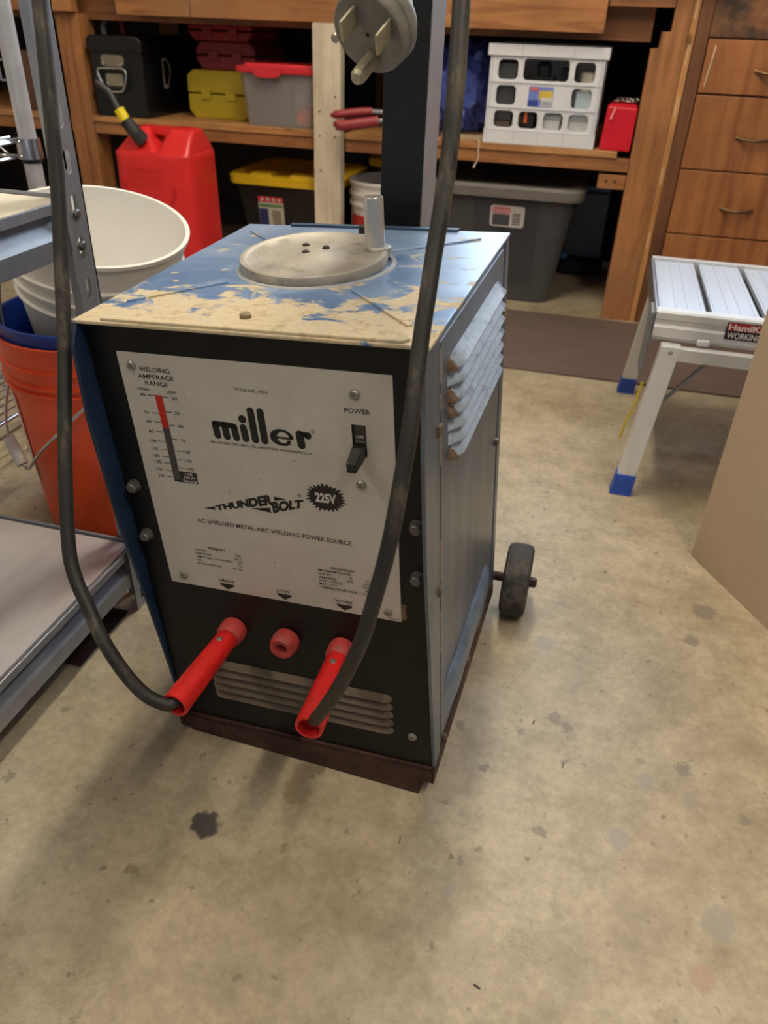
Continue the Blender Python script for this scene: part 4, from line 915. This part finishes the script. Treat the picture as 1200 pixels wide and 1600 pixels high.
bm = B()
for c_ in cols[1:4]:
    box(bm, (c_-.001, cy0-.0075, .754), (c_+.001, cy0-.007, cz1)); box(bm, (c_-.001, cy0-.0035, cz0), (c_+.001, cy0-.002, .553))
for z in rws[:3]: box(bm, (cxl+.004, cy0-.0025, z-.001), (cxr-.004, cy0, z+.001))
for x in (cxr-.014, cxr-.007, cxl+.012): box(bm, (x-.0012, cy0-.003, .5535), (x+.0012, cy0, .752))
obj('ribs', bm, M('crate_shadow_grey', S(206, 207, 214), .5), cf, world=True)
mats = [solid('sticker_blue', (120, 140, 214), .4), solid('sticker_navy', (52, 72, 150), .4), solid('sticker_yellow', (226, 196, 84), .4), solid('sticker_cream', (222, 222, 214), .4), solid('sticker_red', (208, 70, 80), .4)]
bm = B(); ys = cy0-.0012
box(bm, (-.268, ys, .622), (-.194, cy0, .676), 0); box(bm, (-.2675, ys-.0004, .623), (-.237, ys, .640), 1); box(bm, (-.236, ys-.0004, .642), (-.195, ys, .666), 2); box(bm, (-.228, ys-.0006, .623), (-.196, ys, .648), 3); box(bm, (-.264, ys-.0004, .664), (-.238, ys, .674), 4)
text(bm, 'STERILITE', tbox(-.262, -.240, .6665, .6715, ys-.0006), .01, 3)
for i in range(7): box(bm, (-.224+.0038*i, ys-.0009, .626), (-.2225+.0038*i, ys-.0006, .638), 1)
obj('sticker', bm, mats, cf, world=True)
solo('plastic_case', boxes(((-.383, 2.69, cz0+.062), (-.312, 2.90, .735))), solid('charcoal_case', (62, 64, 66), .55), 'charcoal plastic case at the left inside the white crate', 'case', bev=.004)
solo('cardboard_box', boxes(((-.384, 2.69, cz0+.0045), (-.318, 2.90, cz0+.060))), M('brown_print', S(96, 76, 66), .7, 0, .3, 50), 'small brown box at the bottom left inside the white crate', 'box', bev=.001)
solo('drill_bit_case', boxes(((-.312, 2.69, cz0+.0045), (-.245, 2.80, .60))), solid('black_case', (28, 24, 26), .4), 'black case with orange tools in the white crate', 'case', bev=.002)
for i, (x, c_) in enumerate(((-.300, (196, 60, 60)), (-.288, (70, 60, 56)), (-.270, (214, 96, 36)))):
    bm = boxes(((x-.005, 2.682, .575), (x+.005, 2.689, .606))); solo('marker', bm, solid('marker%d' % i, c_, .5), ('red marker standing before the black case in the crate', 'dark marker between the red and the orange one in the crate', 'orange marker standing before the black case in the crate')[i], 'marker', bev=.001)
for i, x in enumerate((-.235, -.150)):
    t = thing('plastic_tub', ('left white tub with dark gap beside it, low in the crate', 'right white tub low in the crate')[i], 'tub', at(x+.035, 2.73, cz0+.0045), 'white tubs in the crate')
    bm = B(); box(bm, (x, 2.69, cz0+.0045), (x+.072, 2.77, .588), taper=.9); obj('tub_body', bm, solid('tub_white', (222, 224, 224), .4), t, world=True, bev=.004)
    bm = boxes(((x-.003, 2.687, .588), (x+.075, 2.773, .603))); obj('tub_lid', bm, solid('tub_lid_grey', (196, 200, 202), .4), t, world=True, bev=.002)
solo('lunch_box', boxes(((-.128, 2.69, .6045), (-.068, 2.80, .665))), solid('pale_blue', (190, 208, 216), .5), 'pale blue box above the tubs at the right inside the crate', 'box', bev=.004)
bm = B(); lathe(bm, [(0, 0), (.028, 0), (.030, .004), (.030, .05), (.026, .052), (.026, .006), (0, .006)], (-.095, 2.73, .666), n=28); solo('enamel_cup', bm, solid('ivory', (214, 206, 192), .4), 'ivory cup above the pale blue box inside the crate', 'cup', smooth=True)
bm = B(); box(bm, (-.29, 2.72, .667), (-.20, 2.80, .70)); lathe(bm, [(0, 0), (.02, 0), (.022, .03), (.014, .04), (0, .04)], (-.235, 2.74, .70), n=20); box(bm, (-.185, 2.74, .64), (-.14, 2.80, .725))
solo('camera_case', bm, solid('black_grey_gear', (40, 40, 42), .35, var=.4), 'black gear jumbled behind the wide top opening of the crate', 'gear', bev=.003)

# red box with chain
t = thing('metal_box', 'glossy red metal box right of the white crate', 'box', at(.015, 2.76, ZS))
bm = B(); loft(bm, [[V(-.036, 2.69, ZS), V(.056, 2.675, ZS), V(.06, 2.86, ZS), V(-.03, 2.86, ZS)], [V(-.030, 2.70, .632), V(.060, 2.685, .632), V(.06, 2.86, .632), V(-.025, 2.86, .632)], [V(-.024, 2.71, .640), V(.054, 2.70, .640), V(.052, 2.85, .640), V(-.02, 2.85, .640)]])
rb = obj('box_body', bm, M('glossy_red', S(196, 26, 40), .22, 0, .05, 4, .02), t, world=True, bev=.004)
bm = B(); prism(bm, [(-.012, .60), (-.004, .63), (-.008, .632), (-.018, .60)], 2.686, 2.69, XZ); 
obj('scratch', bm, solid('pink_scratch', (226, 150, 156), .4), rb, world=True)
rn = random.Random(3); bm = B()
P0 = [(-.005+.0075*i+rn.uniform(-.002, .002), 2.75+.02*math.sin(i*.8)+(.012 if i > 5 else 0), .6455+(.004 if i % 2 else 0)) for i in range(9)]
for i, p in enumerate(P0):
    a = rn.uniform(-.6, .6); ring_ = []
    for k in range(14):
        th = 2*PI*k/14; e = V(.0085*math.cos(th), .005*math.sin(th), 0)
        e = Matrix.Rotation(a, 3, 'Z') @ (Matrix.Rotation(.9 if i % 2 else .15, 3, 'X') @ e); ring_.append(V(*p)+e)
    tube(bm, ring_, .0016, 8, closed=True)
solo('chain', bm, M('chain_steel', S(170, 164, 154), .3, .9, .2), 'short steel chain heaped on the red metal box', 'chain', smooth=True)

# ------------------------------------------------------------ below the shelf
def tote(label, x0, x1, y0, y1, z1, body, lidm, taper, lidh, overh, r=.04):
    t = thing('storage_tote', label, 'storage tote', at((x0+x1)/2, (y0+y1)/2))
    bm = B(); e = taper; secs = [rr3(x0+e, x1-e, y0+e, y1-e, 0.001, r), rr3(x0+e-.004, x1-e+.004, y0+e-.004, y1-e+.004, .02, r), rr3(x0, x1, y0, y1, z1, r), rr3(x0+.004, x1-.004, y0+.004, y1-.004, z1, r), rr3(x0+e, x1-e, y0+e, y1-e, .012, r)]
    loft(bm, secs); b = obj('tote_body', bm, body, t, smooth=True, world=True)
    o = overh
    bm = B(); loft(bm, [rr3(x0-o, x1+o, y0-o, y1+o, z1-lidh*.6, r+o), rr3(x0-o-.002, x1+o+.002, y0-o-.002, y1+o+.002, z1+lidh*.2, r+o), rr3(x0-o+.006, x1+o-.006, y0-o+.006, y1+o-.006, z1+lidh*.42, r+o), rr3(x0+.02, x1-.02, y0+.02, y1-.02, z1+lidh*.42, r), rr3(x0+.03, x1-.03, y0+.03, y1-.03, z1+lidh*.2, r)])
    l = obj('tote_lid', bm, lidm, t, smooth=True, world=True)
    return t, b, l
GT = M('tote_charcoal', S(70, 70, 72), .55, 0, .06, 8, .02); GL = M('tote_lid_taupe', S(112, 108, 104), .5, 0, .06, 8)
t, b, l = tote('large charcoal tote with taupe lid under the right shelf', -.56, -.075, 2.70, 3.14, .375, GT, GL, .055, .036, .02)
bm = B()
prism(bm, rrect(-.41, .06, -.19, .350, .01), 2.700, 2.718, lambda u, v, w_: (u, w_+.052*(1-v/.375), v)); obj('panel', bm, M('tote_panel', S(60, 60, 62), .55), b, world=True, bev=.003)
mts = [solid('lab_white', (206, 200, 198), .5), solid('lab_pink', (204, 110, 118), .5), solid('lab_dark', (74, 74, 76), .5)]
ln = lambda u, v, w_: (u, w_+.052*(1-v/.375)+2.700-.004, v)
bm = B(); prism(bm, rrect(-.352, .257, -.238, .326, .010), -.001, 0, ln, 0); prism(bm, rrect(-.346, .300, -.285, .321, .009), -.0018, -.001, ln, 1); prism(bm, rrect(-.344, .262, -.286, .298, .003), -.0018, -.001, ln, 2)
text(bm, 'Rubbermaid', lambda a, c_: ln(-.342+.052*a, .3055+.010*c_, -.0022), .01, 0)
for i in range(5): prism(bm, rrect(-.278, .266+.008*i, -.250, .270+.008*i, .0008), -.0018, -.001, ln, 2)
obj('label', bm, mts, b, world=True)
BK = M('tote_black', S(26, 25, 26), .45, 0, .1); YL = M('lid_yellow', S(238, 196, 36), .4, 0, .05)
t, b, l = tote('black tote with yellow lid under the left shelf', -1.31, -.92, 2.76, 3.15, .335, BK, YL, .05, .032, .018)
bm = boxes(((-1.23, 2.745, .338), (-1.15, 2.80, .356)), ((-1.08, 2.745, .338), (-.93, 2.80, .356))); obj('lid_ridges', bm, YL, l, world=True, bev=.003)
mts = [solid('lab2_white', (200, 202, 190), .5), solid('lab2_red', (196, 30, 50), .5), solid('lab2_green', (96, 140, 80), .5), solid('lab2_navy', (44, 50, 100), .5), solid('lab2_grey', (150, 140, 120), .5)]
ln2 = lambda u, v, w_: (u, w_+.05*(1-v/.335)+2.760-.003, v)
bm = B(); prism(bm, rrect(-1.215, .13, -1.118, .275, .003), -.001, 0, ln2, 0); prism(bm, rrect(-1.215, .255, -1.118, .275, .003), -.0016, -.001, ln2, 1); prism(bm, rrect(-1.212, .238, -1.121, .248, .001), -.0016, -.001, ln2, 2); prism(bm, rrect(-1.214, .16, -1.180, .232, .002), -.0016, -.001, ln2, 3); prism(bm, rrect(-1.165, .14, -1.13, .228, .002), -.0016, -.001, ln2, 4)
for i in range(4): prism(bm, rrect(-1.205+.022*i, .260, -1.192+.022*i, .270, .001), -.002, -.0016, ln2, 0)
obj('label', bm, mts, b, world=True)
t, b, l = tote('second tote with yellow lid, deep under the shelf right of the pale post', -.86, -.66, 3.02, 3.34, .385, BK, YL, .02, .03, .012, r=.03)
t = thing('paint_pail', 'white ribbed pail with red label behind the steel post, under the shelf', 'pail', at(-.735, 2.80))
bm = B(); lathe(bm, [(0, 0), (.118, 0), (.122, .01), (.126, .28), (.132, .282), (.132, .292), (.127, .294), (.127, .312), (.133, .314), (.133, .324), (.128, .326), (.129, .352), (.136, .354), (.137, .362), (.131, .364), (.125, .355), (.12, .02), (0, .02)], n=64); pb = obj('pail_body', bm, WHITEP, t, smooth=True)
bm = B()
for i in range(14):
    a0, a1 = math.radians(215+i*5), math.radians(220+i*5); q = []
    for a, h in ((a0, .10), (a1, .10), (a1, .255), (a0, .255)): q.append(bm.verts.new(((.1275)*math.cos(a), .1275*math.sin(a), h)))
    bm.faces.new(q)
obj('label', bm, solid('pail_red', (186, 50, 50), .5), pb, smooth=True)
bm = B(); box(bm, (-.135, 3.275, 0), (.03, 3.43, .29)); solo('cardboard_carton', bm, M('blue_grey_carton', S(164, 178, 198), .7, 0, .1, 8), 'blue grey carton standing at the back right of the charcoal tote', 'carton', bev=.003)
bm = B(); n = 18; box(bm, (-.13, 3.165, 0), (.045, 3.262, .06)); solo('black_bag', bm, solid('black_cloth', (24, 24, 26), .8), 'low black bag on the floor before the blue grey carton', 'bag', bev=.02)
bm = B(); box(bm, (-.120, 3.17, .06), (-.095, 3.19, .085)); solo('blue_cap', bm, solid('cyan_cap', (30, 130, 200), .5), 'small bright blue cap on the low black bag', 'cap', bev=.006)
bm = B(); box(bm, (-3.0+.9, 2.69, ZS), (-1.9, 3.0, .70)); solo('cardboard_box', bm, M('brown_carton', S(92, 62, 44), .7, 0, .15, 8), 'brown carton on the shelf left of the left bench post', 'box', bev=.003)

# ------------------------------------------------------------ aluminium work platform
t = thing('work_platform', 'aluminium folding work platform with blue feet at the right', 'work platform', at(.6, 1.75))
xl, xr, yn, yf, zt = .138, 1.10, 1.542, 1.955, .380
bm = B()
prism(bm, [(yn-.004, zt+.001), (yn-.010, zt-.002), (yn-.010, zt-.014), (yn-.006, zt-.016), (yn-.006, zt-.026), (yn-.010, zt-.030), (yn-.010, zt-.048), (yn-.002, zt-.058), (yn+.010, zt-.058), (yn+.010, zt-.004), (yn+.018, zt+.001)], xl, xr, YZ); obj('front_rail', bm, ALU, t, world=True, bev=.0008)
bm = B(); prism(bm, [(yf+.006, zt+.003), (yf-.012, zt+.003), (yf-.012, zt-.044), (yf+.006, zt-.044)], xl, xr, YZ); obj('rear_rail', bm, ALU, t, world=True, bev=.001)
obj('end_plate', boxes(((xl-.002, yn-.004, zt-.046), (xl+.004, yf+.004, zt-.001))), ALUD, t, world=True, bev=.001)
obj('end_plate', boxes(((xr-.004, yn-.004, zt-.046), (xr+.002, yf+.004, zt-.001))), ALUD, t, world=True, bev=.001)
x = xl+.006
DECK = M('deck_aluminium', S(206, 214, 228), .35, .25, .06, 5, .02, stretch=(4, .8, 1))
while x < xr-.06:
    bm = B(); box(bm, (x, yn+.018, zt-.012), (x+.086, yf-.014, zt-.003))
    for q in (.004, .030, .052, .078): box(bm, (x+q, yn+.018, zt-.003), (x+q+.004, yf-.014, zt-.0012))
    obj('deck_plank', bm, DECK, t, world=True); x += .098
obj('under_deck', boxes(((xl+.004, yn+.02, zt-.03), (xr-.004, yf-.02, zt-.026))), ALUD, t, world=True)
def leg(xt, yt, xb, yb, sx):
    bm = B(); hw, hd = .0185, .013
    T = V(xt, yt, .322); Bt = V(xb, yb, .004)
    loft(bm, [[p+V(a*hw, b2*hd, 0) for a, b2 in ((-1, -1), (1, -1), (1, 1), (-1, 1))] for p in (T, Bt)])
    lg = obj('leg', bm, ALU, t, world=True, bev=.002)
    d = (T-Bt).normalized(); p = Bt+d*.042
    bm = B(); loft(bm, [[q+V(a*k, b2*(k-.005), 0) for a, b2 in ((-1, -1), (1, -1), (1, 1), (-1, 1))] for q, k in ((V(xb, yb, .0), .023), (V(xb, yb, .006), .0215), (p, .0205))]); obj('rubber_foot', bm, solid('foot_blue', (32, 74, 172), .5, bm=.1), lg, world=True, bev=.002)
    bm = B(); screw(bm, T+V(0, -hd-.0, -.012), (0, -1, 0), .005); obj('bolt', bm, CHROME, lg, world=True, smooth=True)
leg(.176, 1.520, .142, 1.495, 1); leg(.172, 1.975, .149, 2.052, 1); leg(1.065, 1.520, 1.10, 1.495, -1); leg(1.065, 1.975, 1.095, 2.052, -1)
obj('cross_bar', boxes(((.19, 1.512, .292), (1.05, 1.532, .318))), ALU, t, world=True, bev=.002)
obj('cross_bar', boxes(((.19, 1.965, .292), (1.05, 1.985, .318))), ALU, t, world=True, bev=.002)
for a, b2 in (((.150, 1.522, .155), (.262, 1.545, .298)), ((1.09, 1.522, .155), (.978, 1.545, .298))):
    bm = B(); tube(bm, [a, b2], .0042, 8); obj('brace', bm, ALUD, t, world=True, smooth=True)
obj('hinge_plate', boxes(((.128, 1.530, .250), (.136, 1.60, .378))), solid('hinge_grey', (120, 122, 124), .5), t, world=True, bev=.006)
bm = B(); tube(bm, smoothpts([(.140, 1.53, .235), (.136, 1.535, .19), (.126, 1.54, .14), (.122, 1.545, .10)], 4), .0025, 8); obj('cord', bm, solid('yellow_cord', (214, 190, 50), .6), t, world=True, smooth=True)
obj('release_tab', boxes(((.222, 1.528, .322), (.246, 1.536, .334))), solid('white_tab', (236, 236, 240), .4), t, world=True, bev=.003)
mts = [solid('lbl_black', (20, 20, 22), .4), solid('lbl_red', (190, 40, 34), .4), solid('lbl_white', (236, 234, 232), .4)]
yl = yn-.0106
bm = B(); box(bm, (.268, yl, zt-.039), (.402, yn-.009, zt-.006), 0); box(bm, (.270, yl-.0004, zt-.0215), (.400, yl, zt-.0075), 1)
text(bm, 'HamlKraft', tbox(.2715, .355, zt-.0205, zt-.0085, yl-.0008), .03, 2); text(bm, 'WORKING PLATFORM', tbox(.2715, .398, zt-.0365, zt-.0245, yl-.0008), .02, 2)
obj('label', bm, mts, t, world=True)

# ------------------------------------------------------------ hardboard sheet standing at the right edge
a, b2 = V(.275, 1.292, 0), V(.275+.511*.62, 1.292-.859*.62, 0); nn = V(.859, .511, 0)
bm = B(); n = 24; rows = []
for i in range(n+1):
    z = 1.12*i/n; e = .006*noise.noise(V(0, 0, z*3.2))-.004*math.sin(z*2.8)
    d = (b2-a).normalized()
    pa = a+V(0, 0, z)+d*e; pb_ = b2+V(0, 0, z)
    bow = nn*(.006*math.sin(PI*i/n))
    rows.append([bm.verts.new(pa+bow), bm.verts.new(pb_+bow), bm.verts.new(pb_+bow+nn*.0045), bm.verts.new(pa+bow+nn*.0045)])
for p, q in zip(rows, rows[1:]):
    for k in range(4): bm.faces.new((p[k], p[(k+1) % 4], q[(k+1) % 4], q[k]))
bm.faces.new(rows[0]); bm.faces.new(rows[-1])
solo('hardboard_sheet', bm, M('hardboard_tan', S(192, 172, 148), .7, 0, .05, 3, .04, dirt=S(182, 163, 142), dirt_amt=.55), 'tan hardboard sheet standing on its edge at the right of the frame', 'hardboard sheet', smooth=True)

# ------------------------------------------------------------ small debris on the floor
rn = random.Random(11)
for i, (x, y) in enumerate(((.031, .792), (-.105, .557), (.012, .418), (.077, .727))):
    bm = B(); L = .008; box(bm, (-L/2, -.0007, 0), (L/2, .0007, .0012)); bm.transform(at(x, y, .0002, rn.uniform(0, 3)))
    solo('wood_splinter', bm, solid('splinter_dark', (70, 58, 44), .8), ('dark splinter on the floor right of the welder', 'dark splinter on the floor below the welder corner', 'dark splinter on the floor at lower right', 'dark splinter on the floor furthest right of the welder')[i], 'splinter')

# ------------------------------------------------------------ light from the open garage door and camera
wd = bpy.data.worlds.new('sky'); bpy.context.scene.world = wd; wd.use_nodes = True
wd.node_tree.nodes['Background'].inputs['Color'].default_value = (.72, .84, 1, 1); wd.node_tree.nodes['Background'].inputs['Strength'].default_value = .17
cd = bpy.data.cameras.new('camera'); cam = bpy.data.objects.new('camera', cd); C.objects.link(cam)
cd.sensor_fit = 'VERTICAL'; cd.sensor_height = 36; cd.sensor_width = 27; cd.lens = 27; cd.clip_start = .01; cd.clip_end = 50
Rw = Matrix(((0.96425328, 0.26309351, 0.03158193), (0.16776379, -0.51387374, -0.84130202), (-0.20511198, 0.81652653, -0.53964201)))
Rc = Rw.transposed() @ Matrix(((1, 0, 0), (0, -1, 0), (0, 0, -1)))
cam.matrix_world = Matrix.Translation((0, 0, .832)) @ Rc.to_4x4()
cd.dof.use_dof = True; cd.dof.focus_distance = .84; cd.dof.aperture_fstop = 7.5
sc = bpy.context.scene; sc.camera = cam
sc.view_settings.view_transform = 'Standard'; sc.view_settings.look = 'None'; sc.view_settings.gamma = 1; sc.view_settings.use_curve_mapping = False
sc.view_settings.exposure = .35
